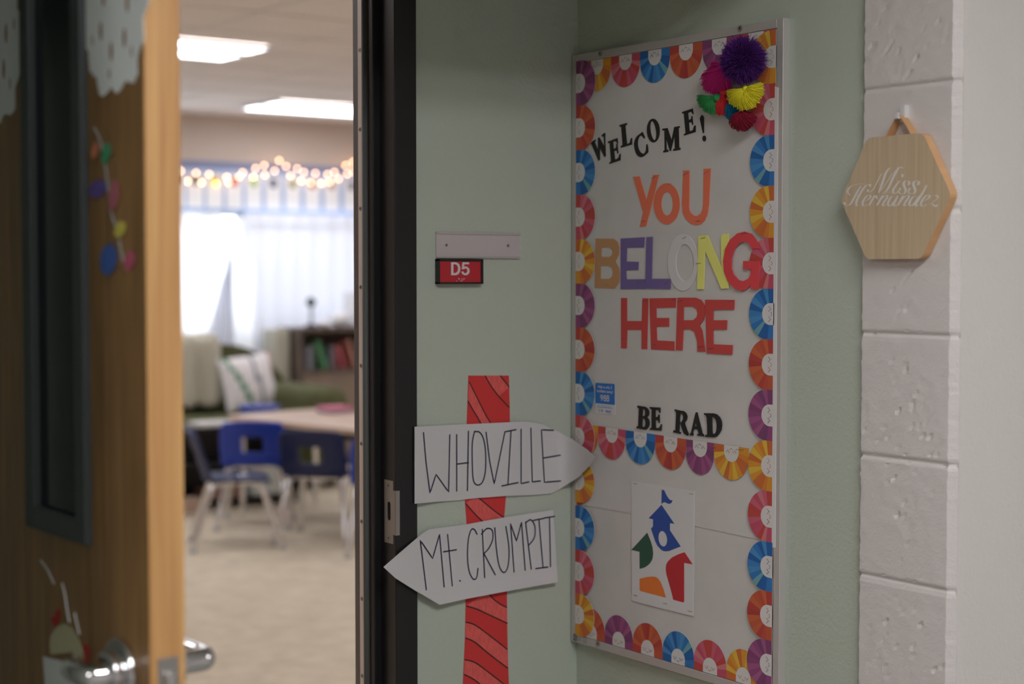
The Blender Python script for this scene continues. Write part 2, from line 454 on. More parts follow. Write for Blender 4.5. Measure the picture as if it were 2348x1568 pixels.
wf.box((WIN[0], RY1 + .05, WIN[2]), (WIN[1], RY1 + .1, WIN[2] + .05), 'lamp_frame'); wf.box((WIN[0], RY1 + .05, WIN[3] - .05), (WIN[1], RY1 + .1, WIN[3]), 'lamp_frame')
wo = struct('window_1', wf)
MB().box((WIN[0] + .03, RY1 + .07, WIN[2] + .03), (WIN[1] - .03, RY1 + .075, WIN[3] - .03), 'glass').build('pane', wo)

# ------------------------------------------------------------------ ceiling lights
def troffer(x0, x1, y0, y1, z, m, label, group):
    t = empty('ceiling_light', ((x0 + x1) / 2, (y0 + y1) / 2, z - 0.02), label, 'ceiling light', group)
    f = MB(); e = 0.03; zt = z - 0.006
    f.box((x0, y0, z - .02), (x1, y0 + e, zt), 'lamp_frame'); f.box((x0, y1 - e, z - .02), (x1, y1, zt), 'lamp_frame')
    f.box((x0, y0 + e, z - .02), (x0 + e, y1 - e, zt), 'lamp_frame'); f.box((x1 - e, y0 + e, z - .02), (x1, y1 - e, zt), 'lamp_frame')
    ym = (y0 + y1) / 2
    f.box((x0 + e, ym - .04, z - .02), (x1 - e, ym + .04, zt), 'lamp_frame')
    f.build('frame', t)
    for a, b in ((y0 + e, ym - .04), (ym + .04, y1 - e)):
        MB().box((x0 + e, a, z - .014), (x1 - e, b, zt), m).build('diffuser', t)
    return t
troffer(2.77, 3.99, 7.74, 8.36, RZ, 'lamp_room', 'rectangular ceiling light beside the door edge, nearer to the doorway', 'classroom ceiling lights')
troffer(5.22, 6.44, 10.12, 10.74, RZ, 'lamp_room', 'rectangular ceiling light farther in, close to the banner wall', 'classroom ceiling lights')
for (x, y, wd) in ((0.6, 4.3, 'nearest the doorway on the hinge side'), (3.4, 4.3, 'straight in from the doorway'), (6.2, 4.3, 'nearest the doorway on the latch side'), (8.0, 6.3, 'at the middle of the right wall'),
                   (0.6, 8.05, 'beyond the open door'), (0.6, 10.43, 'in the far corner beyond the open door'), (3.0, 10.43, 'over the drape'), (8.0, 8.6, 'beyond the bookcase side'), (5.8, 6.3, 'over the empty carpet')):
    troffer(x - .61, x + .61, y - .3, y + .3, RZ, 'lamp_room', 'unseen fill light added to brighten the classroom, ' + wd, 'classroom ceiling lights')  # out-of-view fixtures added to raise the room's brightness
troffer(0.30, 1.52, -0.05, 0.55, 2.6, 'lamp_hall', 'hall ceiling light in front of the alcove', 'hall ceiling lights')
troffer(4.2, 5.4, -0.3, 0.3, 2.6, 'lamp_hall', 'unseen hall light added to broaden the light, farther along', 'hall ceiling lights')  # out-of-view lamp added to widen the hall lighting
troffer(-2.5, -1.3, -0.05, 0.55, 2.6, 'lamp_hall', 'unseen hall light added to brighten the door face', 'hall ceiling lights')  # out-of-view lamp added to fill the door's hall face

# ------------------------------------------------------------------ door frame
FY = 2.634
fr = MB()
# hall face, rabbet return, stop, room side; mirrored on the hinge side
for sx, x_out, x_in in ((1, DX1, 1.61), (-1, DX0, 0.696)):
    o_ = x_out
    fr.box((x_in, FY, 0), (o_, WALL_Y + .004, DH), 'black_frame')
    fr.box((x_in, WALL_Y, 0), (o_, 2.764, DH), 'black_frame')
fr.box((1.594, 2.688, 0), (1.612, 2.7075, DH - .03), 'black_frame')
fr.box((1.594, 2.7075, 0), (1.612, 2.764, DH - .03), 'frame_room')
fr.box((0.694, 2.688, 0), (0.712, 2.764, DH - .03), 'black_frame')
fr.box((DX0, FY, DH - .036), (DX1, 2.764, DH), 'black_frame')
door_frame = struct('trim_1', fr, bevel=0.0018)
tag(door_frame, 'black enamelled steel door frame', 'door frame')
ws = MB().box((1.5905, 2.7215, 0.02), (1.5945, 2.7385, DH - .04), 'strip_alu').build('weatherstrip', door_frame, bevel=0.0008)
tag(ws, 'bare metal weatherstrip carrier with small screws')
MB().tube([(1.592, 2.7145, 0.02), (1.592, 2.7145, DH - .04)], 0.0062, 'rubber', 12).build('rubber_seal', door_frame, smooth=True)
for i in range(13):
    zc = onX(839, 204, 1.592).z + (1.5 - i) * 0.1535
    if 0.05 < zc < 2.1:
        sc = MB(); sc.disc((1.5906, 2.730, zc), NX, 0.0042, 'steel', 14, t=0.0010); sc.disc((1.5894, 2.730, zc), NX, 0.0017, 'dark', 8)
        sc.build('screw', ws)
# strike plate on the rabbet, lip wrapping the hall face
zc = onX(887, 1170, 1.61).z
k_ = lambda x, y: onX(*cp('K', x, y), 1.61)
p0 = k_(40, 556); p1 = k_(40, 864)
za, zb = p1.z, p0.z
sp = MB()
ya, yb = 2.6420, 2.6740
hole = [(1.61, 2.6565 + 0.0060 * math.cos(a), zc + 0.0125 * (1 if math.sin(a) > 0 else -1) + 0.006 * math.sin(a)) for a in [2 * math.pi * i / 20 + .01 for i in range(20)]]
sp.poly([[(1.61, ya, za), (1.61, yb, za), (1.61, yb, zb), (1.61, ya, zb)], hole], NX, 0.0012, 'steel')
zl0, zl1 = za + 0.018, zb - 0.018
sp.poly([[(1.61, ya, zl0), (1.61, 2.6325, zl0), (1.61, 2.6325, zl1), (1.61, ya, zl1)]], NX, 0.0012, 'steel')
sp.box((1.6088, 2.6318, zl0), (1.618, 2.6335, zl1), 'steel')
strike = sp.build('strike_plate', door_frame); tag(strike, 'satin steel strike plate')
MB().poly([hole], NX, 0.0003, 'dark').build('strike_hole', strike)
for zz in (za + .010, zb - .010):
    s_ = MB(); s_.disc((1.6088, 2.658, zz), NX, 0.0045, 'steel', 16, t=.0006); s_.disc((1.608, 2.658, zz), NX, 0.0018, 'dark', 8); s_.build('screw', strike)

# ------------------------------------------------------------------ the open door
AL = R(88.15)
HINGE = Vector((0.697, 2.635, 0.012))
DU = Vector((math.cos(AL), -math.sin(AL), 0)); DN = Vector((math.sin(AL), math.cos(AL), 0))   # DN points from the hall face into the leaf
DW, DT, DHt = 0.906, 0.0445, 2.085
door = bpy.data.objects.new('door_1', None); COL.objects.link(door); door.location = HINGE; door['kind'] = 'structure'
tag(door, 'oak classroom door standing open, decorated with cut paper', 'door')
def dpt(u, n, z): return HINGE + DU * u + DN * n + Vector((0, 0, z))
def dbox(mb, u0, u1, n0, n1, z0, z1, m):
    vs = [dpt(u, n, z) for z in (z0, z1) for u, n in ((u0, n0), (u1, n0), (u1, n1), (u0, n1))]
    return mb.add(vs, [(0, 3, 2, 1), (4, 5, 6, 7), (0, 1, 5, 4), (1, 2, 6, 5), (2, 3, 7, 6), (3, 0, 4, 7)], m)
def onD(px, py):
    """picture point -> (u, z) on the door's hall face"""
    d = ray(px, py); t = (HINGE - CAM_LOC).dot(DN) / d.dot(DN); p = CAM_LOC + d * t - HINGE
    return p.dot(DU), p.z
u_r, _ = onD(206, 700); u_l, _ = onD(68, 700); _, z_b = onD(203, 1248)
z_t = z_b + 1.25
lf = MB()
e = 0.001
dbox(lf, 0, u_l, 0, DT, 0, DHt, 'oak'); dbox(lf, u_r, DW - e, 0, DT, 0, DHt, 'oak')
dbox(lf, u_l, u_r, 0, DT, 0, z_b, 'oak'); dbox(lf, u_l, u_r, 0, DT, z_t, DHt, 'oak')
lf.build('door_leaf', door)
eb = MB(); dbox(eb, DW - e, DW + .0005, 0.0003, DT - .0003, 0, DHt, 'oak_edge')
tag(eb.build('edge_band', door), 'pale oak edge strip')
lt = MB(); bw = 0.030
for n0, n1 in ((-0.010, 0.002), (DT - .002, DT + .010)):
    dbox(lt, u_l, u_l + bw, n0, n1, z_b, z_t, 'lite_frame'); dbox(lt, u_r - bw, u_r, n0, n1, z_b, z_t, 'lite_frame')
    dbox(lt, u_l + bw, u_r - bw, n0, n1, z_b, z_b + bw, 'lite_frame'); dbox(lt, u_l + bw, u_r - bw, n0, n1, z_t - bw, z_t, 'lite_frame')
lto = lt.build('glazing_frame', door, bevel=0.002); tag(lto, 'slate grey vision panel frame')
gp = MB(); dbox(gp, u_l + .004, u_r - .004, 0.001, 0.007, z_b + .004, z_t - .004, 'lite_glass')
tag(gp.build('glass_pane', lto), 'dark narrow glass pane')
# handles
zh = 1.006
uh = DW - 0.070
def cyl_n(mb, u, z, n0, n1, r, m, k=24):
    mb.tube([dpt(u, n0, z), dpt(u, n1, z)], r, m, k)
for side in (-1, 1):
    f = (lambda n: -n) if side < 0 else (lambda n: DT + n)
    out = .040 if side < 0 else .060
    hb = MB(); cyl_n(hb, uh, zh, f(0), f(0.010), 0.042, 'chrome', 32); cyl_n(hb, uh, zh, f(0.010), f(0.024), 0.029, 'chrome', 32)
    h = hb.build('door_handle', door, smooth=False, bevel=0.003); tag(h, 'chrome lever handle on the ' + ('hall side' if side < 0 else 'classroom side'))
    lv = MB()
    path = crm([tuple(dpt(uh, f(0.018), zh)), tuple(dpt(uh, f(out - .012), zh)), tuple(dpt(uh - .004, f(out), zh)), tuple(dpt(uh - .018, f(out + .004), zh)), tuple(dpt(uh - .04, f(out + .003), zh)), tuple(dpt(uh - (.058 if side < 0 else .09), f(out), zh))], 5)
    lv.tube(path, 0.0145, 'chrome', 18)
    lv.build('lever', h, smooth=True)
pl = MB()
pc = [dpt(DW + .0006, DT / 2 + a, zh + b) for a, b in ((-.0127, -.028), (.0127, -.028), (.0127, .028), (-.0127, .028))]
pl.poly([pc], DU, 0.0014, 'steel')
lp = pl.build('latch_plate', door); tag(lp, 'steel latch plate on the door edge')
lb = MB(); dbox(lb, DW, DW + .012, DT / 2 - .006, DT / 2 + .006, zh - .011, zh + .011, 'chrome'); lb.build('latch_bolt', lp, bevel=.003)
for b in (-.021, .021):
    s_ = MB(); s_.disc(dpt(DW + .002, DT / 2, zh + b), DU, .0035, 'steel', 12, t=.0006); s_.build('screw', lp)
# three hinges
for zz in (0.25, 1.05, 1.85):
    hg = MB(); hg.tube([dpt(-0.004, -0.004, zz - .05), dpt(-0.004, -0.004, zz + .05)], 0.006, 'steel', 12); hg.build('hinge', door, smooth=True)

# paper decorations on the door
def door_loops(pts_uz): return [dpt(u, 0, z) for u, z in pts_uz]
def snowflake(uc, zc, r, label, seed):
    rg = random.Random(seed); n = 96; outer = []
    for i in range(n):
        a = 2 * math.pi * i / n
        rr = r * (1 + 0.06 * math.sin(12 * a) + 0.05 * math.sin(6 * a + 1) + rg.uniform(-.02, .02))
        outer.append((uc + rr * math.cos(a) , zc + rr * math.sin(a)))
    holes = []
    for k in range(6):
        a = 2 * math.pi * k / 6 + 0.3
        for d, hr in ((0.45, 0.11), (0.75, 0.07)):
            cx, cz = uc + r * d * math.cos(a), zc + r * d * math.sin(a)
            holes.append([(cx + hr * r * .6 * math.cos(t * math.pi / 4), cz + hr * r * 1.3 * math.sin(t * math.pi / 4)) for t in range(8)])
    m = MB(); m.poly([door_loops(outer)] + [door_loops(h) for h in holes], -DN, 0.0008, 'paper_white')
    o = m.build('paper_snowflake'); o.location = o.location - DN * 0.0004
    return tag(o, label, 'paper snowflake', 'cut paper snowflakes on the door')
u1, z1 = onD(262, 40); snowflake(u1, z1, 0.088, 'white cut paper snowflake between the glass panel and the door edge', 5)
u2, z2 = onD(-12, 110); snowflake(u2, z2, 0.105, 'white cut paper snowflake on the hinge side of the glass panel', 9)

gl_u = lambda c, x, y: onD(*cp(c, x, y))
gar = [('N', 665, 1040, 22, 55, (0.62, 0.22, 0.12)), ('N', 742, 1062, 28, 75, (0.05, 0.32, 0.16)), ('N', 685, 1305, 60, 62, (0.13, 0.09, 0.34)),
       ('N', 795, 1350, 34, 105, (0.42, 0.13, 0.17)), ('O', 780, 130, 33, 52, (0.62, 0.55, 0.10)), ('O', 705, 322, 52, 100, (0.05, 0.12, 0.42)), ('O', 840, 330, 30, 62, (0.50, 0.10, 0.18))]
gu, gz = gl_u('N', 655, 880)
ga = empty('paper_light_garland', dpt(gu, -0.001, gz), 'short string of coloured paper light bulbs on the door', 'paper garland')
line = [gl_u('N', 655, 880), gl_u('N', 700, 980), gl_u('N', 735, 1130), gl_u('N', 745, 1230), gl_u('N', 780, 1480), gl_u('O', 760, 130), gl_u('O', 780, 250), gl_u('O', 800, 340)]
st = MB(); st.tube([dpt(u, -0.0012, z) for u, z in crm(line, 4)], 0.0011, mat('grey yarn', (0.3, 0.33, 0.33), 0.9), 6); st.build('string', ga)
for i, (c, x, y, rx, ry, colr) in enumerate(gar):
    ux, zx = gl_u(c, x, y); ue, _ = gl_u(c, x + rx, y); _, ze = gl_u(c, x, y - ry)
    lp_ = []
    for k in range(24):
        a = 2 * math.pi * k / 24
        rr = 1 - 0.18 * max(0, math.sin(a)) ** 3
        lp_.append((ux + abs(ue - ux) * math.cos(a) * rr + 0.004 * math.sin(a), zx + abs(ze - zx) * math.sin(a)))
    b_ = MB(); b_.poly([[dpt(u, -0.0016, z) for u, z in lp_]], -DN, 0.0008, mat('bulb paper %d' % i, colr, 0.85))
    b_.build('paper_bulb', ga)
# cream cut-out low on the door beside the handle
def pdoor(pts, c='P'): return [dpt(*[(q[0]), -0.0006, q[1]][0:1], -0.0006, q[1]) if False else dpt(q[0], -0.0006, q[1]) for q in [onD(*cp(c, x, y)) for x, y in pts]]
cc = MB(); cc.poly([pdoor([(345, 1300), (350, 1240), (390, 1180), (440, 1155), (490, 1180), (540, 1270), (570, 1360), (580, 1440), (520, 1425), (505, 1350), (350, 1365)])], -DN, .001, mat('cream paper', (0.55, 0.52, 0.34), .9))
cco = tag(cc.build('paper_cutout'), 'domed cream paper cut-out above the lever handle', 'paper cut-out')
for path_ in ([(285, 725), (330, 790), (360, 850), (375, 885)], [(430, 880), (448, 950), (465, 1060), (480, 1150)], [(515, 1085), (530, 1150), (548, 1230)]):
    m_ = MB(); m_.tube([dpt(q[0], -.0015, q[1]) for q in [onD(*cp('P', *p_)) for p_ in crm(path_, 3)]], .0009, 'paper_white', 6); m_.build('hanging_string', cco)
m_ = MB(); m_.poly([pdoor([(350, 1110), (375, 1120), (400, 1050), (412, 1080), (400, 1150), (378, 1185)])], -DN, .001, mat('red bow paper', (0.45, 0.03, 0.04), .9)); m_.build('red_bow', cco)
m_ = MB(); m_.poly([pdoor([(575, 1290), (610, 1310), (615, 1360), (600, 1440), (580, 1400)])], -DN, .001, bpy.data.materials['red bow paper']); m_.build('red_bow', cco)
cw = MB(); cw.poly([pdoor([(300, 1380), (505, 1430), (560, 1568), (560, 1800), (330, 1800)])], -DN, .001, 'paper_white')
tag(cw.build('paper_sheet'), 'white paper sheet under the cream cut-out', 'paper sheet')

# ------------------------------------------------------------------ board
BX = 2.045
BY0, BY1 = 2.037, 2.644
BZ1 = onX(1308, 128, BX).z; BZ0 = onX(1306, 1468, BX).z
board = empty('bulletin_board', (SIDE_X, (BY0 + BY1) / 2, BZ0), 'tall aluminium framed bulletin board with white paper backing', 'bulletin board')
fw = 0.016
MB().box((BX + .006, BY0 + .004, BZ0 + .004), (SIDE_X, BY1 - .004, BZ1 - .004), 'white_paper').build('backing_panel', board)
PX_ = BX + 0.0035      # paper plane
seam = [onX(1340, 1158, PX_), onX(1520, 1190, PX_), onX(1650, 1218, PX_), onX(1780, 1245, PX_)]
zs0 = seam[0].z
up = MB(); up.poly([[(PX_ + .0008, BY0 + fw - .002, BZ1 - fw + .002), (PX_ + .0008, BY1 - fw + .002, BZ1 - fw + .002), (PX_ + .0008, BY1 - fw + .002, zs0)] + [(PX_ + .0008, p.y, p.z) for p in seam] + [(PX_ + .0008, BY0 + fw - .002, seam[-1].z)]], NX, .0008, 'board_paper')
up.build('backing_paper', board)
lo_ = MB(); lo_.poly([[(PX_ + .0022, BY0 + fw - .002, BZ0 + fw - .002), (PX_ + .0022, BY1 - fw + .002, BZ0 + fw - .002), (PX_ + .0022, BY1 - fw + .002, zs0 + .05), (PX_ + .0022, BY0 + fw - .002, zs0 + .03)]], NX, .0008, 'board_paper_low')
lo_.build('backing_paper', board)
for nm, a, b in (('frame', (BX, BY0, BZ0), (SIDE_X, BY0 + fw, BZ1)), ('frame', (BX, BY1 - fw, BZ0), (SIDE_X, BY1, BZ1)),
                 ('frame', (BX, BY0 + fw, BZ0), (SIDE_X, BY1 - fw, BZ0 + fw)), ('frame', (BX, BY0 + fw, BZ1 - fw), (SIDE_X, BY1 - fw, BZ1))):
    MB().box(a, b, 'alu').build('frame_rail', board, bevel=0.0012)
for (px, py) in ((1377, 123), (1698, 65), (1372, 1475)):
    p = onX(px, py, BX)
    s_ = MB(); s_.disc(p + NX * 0.0002, NX, 0.0055, 'steel', 16, t=.0018); s_.disc(p + NX * 0.0022, NX, 0.002, 'dark', 8); s_.build('screw', board)
# paper strip hanging over the right rail
ov = MB(); ov.poly([[(BX, BY0 + .011, onX(1780, 202, BX).z), (BX, BY0 + .019, onX(1776, 198, BX).z), (BX, BY0 + .019, onX(1770, 1255, BX).z), (BX, BY0 + .010, onX(1776, 1255, BX).z)]], NX, .0008, 'white_letter')
ov.build('loose_paper_edge', board)
# maker's mark on the lower rail
lab = MB()
def bl(c, x, y, X=BX): return onX(*cp(c, x, y), X)
lab.poly([[bl('D', 80, 1197), bl('D', 106, 1203), bl('D', 104, 1252), bl('D', 80, 1246)]], NX, .0003, mat('mark navy', (0.02, 0.03, 0.07), .6))
lab.stroke([bl('D', 86, 1206, BX - .0004), bl('D', 88, 1232, BX - .0004), bl('D', 96, 1244, BX - .0004), bl('D', 99, 1210, BX - .0004)], NX, .0012, .0003, 'white_letter')
lab.stroke([bl('D', 112, 1212), bl('D', 112, 1250)], NX, .0012, .0003, M['marker']); lab.stroke([bl('D', 118, 1216), bl('D', 126, 1218), bl('D', 124, 1240), bl('D', 118, 1250)], NX, .0010, .0003, M['marker'])
lab.stroke([bl('D', 140, 1222), bl('D', 131, 1226), bl('D', 131, 1250), bl('D', 140, 1254)], NX, .0010, .0003, M['marker'])
for k in range(4): lab.stroke([bl('D', 148, 1222 + k * 13), bl('D', 178, 1229 + k * 13)], NX, .0007, .0003, M['marker'])
lab.build('maker_label', board)

# scalloped border strips
TONES = {
    'purple': [(138, 58, 114), (118, 52, 100), (152, 72, 126), (108, 54, 98), (130, 56, 108), (156, 80, 128)],
    'orange': [(186, 76, 44), (176, 52, 44), (196, 88, 46), (184, 66, 44), (166, 46, 42), (192, 84, 50)],
    'blue':   [(30, 108, 186), (14, 84, 160), (56, 132, 196), (14, 84, 160), (44, 118, 190), (98, 158, 168)],
    'pink':   [(190, 66, 92), (186, 56, 50), (198, 84, 108), (204, 112, 122), (186, 60, 56), (192, 70, 96)],
    'yellow': [(214, 142, 32), (196, 96, 36), (220, 178, 52), (208, 120, 34), (214, 142, 32), (198, 100, 38)],
}
LINEC = {'purple': (130, 60, 90), 'orange': (176, 70, 60), 'blue': (60, 90, 170), 'pink': (190, 70, 76), 'yellow': (196, 110, 60)}
TM = {}
for k, v in TONES.items():
    TM[k] = [mat('%s print %d' % (k, i), ph(*[v_ * .88 + 20 for v_ in c], 1.18), 0.7) for i, c in enumerate(v)]
LM = {k: mat('%s face line' % k, ph(*c, 1.0), 0.8) for k, c in LINEC.items()}
M['face'] = mat('scallop face white', (0.74, 0.73, 0.73), 0.7)
def scallop(parent, o, U, V, wd, colr, X0, dep=0.0635):
    """o: world base midpoint; U along the strip, V away from its edge (board plane)."""
    k = wd / 0.0905
    def P(u, v, l=0): return Vector((X0 - l, 0, 0)) + Vector((0, o.y, o.z)) + U * u + V * v
    r = wd / 2; cy = dep - r; c0 = 0.010
    rw, cw_ = 0.0195, 0.0105
    def hit(a, R_, C_):
        # ray from (0,c0) at angle a to the stadium of half width R_ with arc centre C_
        ca, sa = math.cos(a), math.sin(a)
        best = None
        # arc
        b_ = sa * (c0 - C_); cc_ = (c0 - C_) ** 2 - R_ * R_; D_ = b_ * b_ - cc_
        t = -b_ + math.sqrt(max(0, D_)); v = c0 + t * sa
        if v >= C_: return (t * ca, v)
        if abs(ca) > 1e-6:
            t = R_ / abs(ca); v = c0 + t * sa
            if v >= 0: return (t * ca, v)
        t = -c0 / sa
        return (t * ca, 0.0)
    mb = MB()
    a0 = math.atan2(-c0, r)
    # white base sheet
    nW = 13; a_s = -0.12; a_e = math.pi + 0.12
    pat = [0, 3, 1, 5, 0, 2, 4, 1, 2, 0, 3, 2, 1]
    for i in range(nW):
        s0 = a_s + (a_e - a_s) * i / nW; s1 = a_s + (a_e - a_s) * (i + 1) / nW
        if i == 0: s0 = None
        outer = []; inner = []
        for j in range(6):
            lo = a_s if s0 is None else s0
            a = lo + (s1 - lo) * j / 5
            outer.append(hit(a, r, cy)); inner.append(hit(a, rw, cw_))
        if i == 0: outer.insert(0, (r, 0)); inner.insert(0, (rw, 0))
        if i == nW - 1: outer.append((-r, 0)); inner.append((-rw, 0))
        for q in (outer, inner):
            for n_ in range(len(q)): q[n_] = (q[n_][0], max(0.0, q[n_][1]))
        vs = [P(*p) + NX * .0009 for p in outer] + [P(*p) + NX * .0009 for p in inner]; n_ = len(outer)
        mb.add(vs, [(q, q + 1, q + 1 + n_, q + n_) for q in range(n_ - 1)], TM[colr][pat[i] % 6])
    base = [(r, 0)] + [hit(a_s + (a_e - a_s) * j / 40, r, cy) for j in range(1, 40)] + [(-r, 0)]
    base = [(a, max(0, b)) for a, b in base]
    mb.poly([[P(*p) for p in base]], NX, .0007, 'face')
    fc = [(rw, 0)] + [hit(a_s + (a_e - a_s) * j / 24, rw, cw_) for j in range(1, 24)] + [(-rw, 0)]
    fc = [(a, max(0, b)) for a, b in fc]
    mb.poly([[P(*p) for p in fc]], NX, .0010, 'face')
    lm = LM[colr]
    for sx in (-1, 1):
        cx = sx * 0.0092
        arc = [(cx + 0.0036 * math.cos(a), 0.0135 - 0.0040 * math.sin(a)) for a in [math.pi * q / 6 for q in range(7)]]
        mb.stroke([P(*p) for p in arc], NX, .00072, .0014, lm, caps=False)
        for q in (0, 3, 6):
            ax, ay = arc[q]; dx, dy = ax - cx, ay - 0.0150
            mb.stroke([P(ax, ay), P(ax + dx * .42, ay + dy * .42 - .0006)], NX, .00065, .0014, lm, caps=False)
    sm = [(0.0034 * math.cos(a), 0.0085 - 0.0034 * math.sin(a)) for a in [math.pi * q / 6 for q in range(7)]]
    mb.stroke([P(*p) for p in sm], NX, .00078, .0014, lm, caps=False)
    mb.build('scallop', parent)
def strip(label, seq, bounds, side, X0, flip=False):
    """bounds: base points of the scallop boundaries (world, on the board), one more than seq."""
    p = bounds[0]
    t = empty('border_strip', (X0, p.y, p.z), label, 'border trim', 'scalloped border strips on the board')
    for i, c in enumerate(seq):
        a, b = bounds[i], bounds[i + 1]
        a = Vector((0, a.y, a.z)); b = Vector((0, b.y, b.z))
        U = (b - a).normalized(); V = NX.cross(U)
        if V.dot(side) < 0: V = -V
        scallop(t, (a + b) / 2, U, V, (b - a).length, c, X0 - 0.00002 * i)
    return t
XS = PX_ - 0.0008
yl = BY1 - fw + .001; yr = BY0 + fw + .001
YL, YR = Vector((0, 1, 0)), Vector((0, -1, 0))
def col_pts(px, ys, y_):
    return [Vector((XS, y_, onX(px, q, XS).z)) for q in ys]
ysl = [143, 244.8, 346, 447.9, 548.9, 649.9, 749.7, 850.2, 949.5, 1049, 1148]
strip('scalloped border strip down the upper left side of the board', ['purple', 'orange', 'blue', 'pink', 'yellow', 'purple', 'orange', 'blue', 'pink', 'yellow'], col_pts(1313, ysl, yl), YR, XS - .0024)
strip('short scalloped border strip at the lower left corner, starting blue', ['blue', 'pink', 'yellow'], col_pts(1313, [1156, 1256, 1356, 1452], yl), YR, XS - .0024)
ysr = [70, 191.7, 309.7, 425.8, 545.2, 662.1, 777.9, 894, 1010.9, 1126.7, 1243.4, 1357, 1469, 1582]
strip('scalloped border strip down the right side of the board', ['yellow', 'pink', 'blue', 'yellow', 'pink', 'blue', 'orange', 'purple', 'yellow', 'pink', 'blue', 'orange', 'purple'], col_pts(1772, ysr, yr), YL, XS - .0024)
zt_ = BZ1 - fw - .001
xb = [2.6865] + [onX(px, 130, XS).y for px in (1402, 1468.7, 1536.6, 1611.5, 1689)] + [2.056]
xb[0] = onX(1338, 130, XS).y
strip('scalloped border strip hanging along the top of the board', ['yellow', 'pink', 'blue', 'orange', 'purple', 'pink'], [Vector((XS, y_, zt_)) for y_ in xb], Vector((0, 0, -1)), XS)
zb_ = BZ0 + fw + .001
bx_ = [cp('D', v, 1300)[0] for v in (110, 313, 520, 740, 971, 1210)]
yb_ = [onX(v, 1500, XS).y for v in bx_]; yb_.append(yb_[-1] - .0905)
strip('scalloped border strip standing along the bottom of the board', ['orange', 'purple', 'orange', 'blue', 'pink', 'yellow'], [Vector((XS, y_, zb_)) for y_ in yb_], Vector((0, 0, 1)), XS)
mid = [(120, 696), (343, 728), (603, 767), (883, 808), (1176, 853), (1440, 890), (1772, 940)]
strip('scalloped border strip hanging across the middle of the board', ['yellow', 'pink', 'blue', 'orange', 'purple', 'yellow'], [onX(*cp('C', *q), XS) for q in mid], Vector((0, 0, -1)), XS - .0008)
# stray sliver of orange trim on the left column
sv = MB(); sv.poly([[bl('D', 68, 217, XS), bl('D', 150, 226, XS), bl('D', 152, 240, XS), bl('D', 135, 247, XS), bl('D', 68, 243, XS)]], NX, .0012, TM['orange'][1])
tag(sv.build('border_scrap'), 'small orange scrap of border above the lower blue scallop', 'paper scrap')

# letters ------------------------------------------------------------
def letter(name_ch, crop, loops, m, label, group, t=0.0010, X=None, staples=(), rot=0):
    X = X if X is not None else PX_ - 0.0002
    mb = MB()
    for lp in loops:
        pts = [[onX(*cp(crop, *q), X) for q in l] for l in lp]
        mb.poly(pts, NX, t, m)
    o = mb.build('letter_' + name_ch)
    tag(o, label, 'letter', group)
    for (a, b) in staples:
        pa, pb = onX(*cp(crop, *a), X - t), onX(*cp(crop, *b), X - t)
        s_ = MB(); s_.tube([pa + NX * .0002, pa + NX * .0008, pb + NX * .0008, pb + NX * .0002], 0.00038, 'staple', 6); s_.build('staple', o)
    return o
g1 = 'black serif letters spelling WELCOME!'
E_ = 'E'
letter('w', E_, [[[(103, 682), (205, 625), (210, 648), (190, 668), (250, 820), (246, 602), (272, 585), (362, 752), (350, 575), (335, 570), (318, 577), (312, 548), (368, 503), (382, 530), (376, 570), (388, 918), (365, 942), (281, 772), (284, 985), (258, 1008), (130, 705), (112, 710)]]], 'black_card', 'black serif letter W that begins WELCOME', g1)
letter('e', E_, [[[(425, 662), (597, 598), (608, 695), (595, 700), (575, 665), (555, 655), (518, 668), (530, 795), (562, 780), (578, 755), (575, 705), (598, 697), (612, 870), (598, 880), (585, 830), (570, 822), (538, 835), (552, 980), (590, 972), (620, 940), (632, 890), (655, 880), (650, 998), (452, 1062), (450, 1040), (480, 1020), (482, 1000), (458, 680), (430, 695)]]], 'black_card', 'black serif letter E between W and L in WELCOME', g1)
letter('l', E_, [[[(633, 365), (768, 328), (768, 360), (745, 370), (740, 390), (768, 700), (790, 700), (820, 680), (840, 600), (860, 598), (858, 715), (660, 773), (655, 745), (688, 725), (690, 710), (665, 400), (640, 398)]]], 'black_card', 'black serif letter L in WELCOME', g1)
letter('c', E_, [[crm([(1045, 490), (1070, 540), (1090, 590), (1075, 608), (1040, 568), (1010, 560), (985, 585), (968, 630), (962, 690), (970, 760), (990, 820), (1020, 860), (1060, 880), (1090, 860), (1110, 810), (1115, 725), (1135, 715), (1150, 840), (1110, 890), (1060, 930), (1010, 942), (960, 915), (925, 860), (905, 790), (895, 720), (905, 650), (930, 590), (970, 545), (1010, 518)], 3, True)]], 'black_card', 'black serif letter C in WELCOME', g1)
letter('o', E_, [[ell(1240, 465, 115, 214, 5), ell(1240, 466, 50, 169, 22)]], 'black_card', 'black serif letter O in WELCOME', g1)
letter('m', E_, [[[(1403, 432), (1495, 417), (1568, 635), (1618, 400), (1715, 383), (1715, 408), (1695, 425), (1705, 770), (1728, 775), (1725, 810), (1600, 830), (1598, 800), (1628, 785), (1622, 560), (1555, 832), (1538, 832), (1472, 600), (1478, 800), (1510, 812), (1510, 845), (1422, 860), (1420, 830), (1445, 815), (1440, 462), (1405, 465)]]], 'black_card', 'black serif letter M in WELCOME', g1)
letter('e', E_, [[[(1757, 132), (1948, 68), (1962, 165), (1950, 175), (1930, 135), (1905, 128), (1865, 148), (1875, 272), (1905, 265), (1925, 240), (1922, 208), (1940, 203), (1955, 355), (1940, 362), (1928, 318), (1905, 315), (1880, 325), (1890, 465), (1905, 475), (1950, 455), (1975, 375), (2002, 372), (2000, 490), (1792, 555), (1790, 530), (1818, 510), (1820, 495), (1790, 155), (1760, 162)]]], 'black_card', 'black serif letter E just before the exclamation mark', g1)
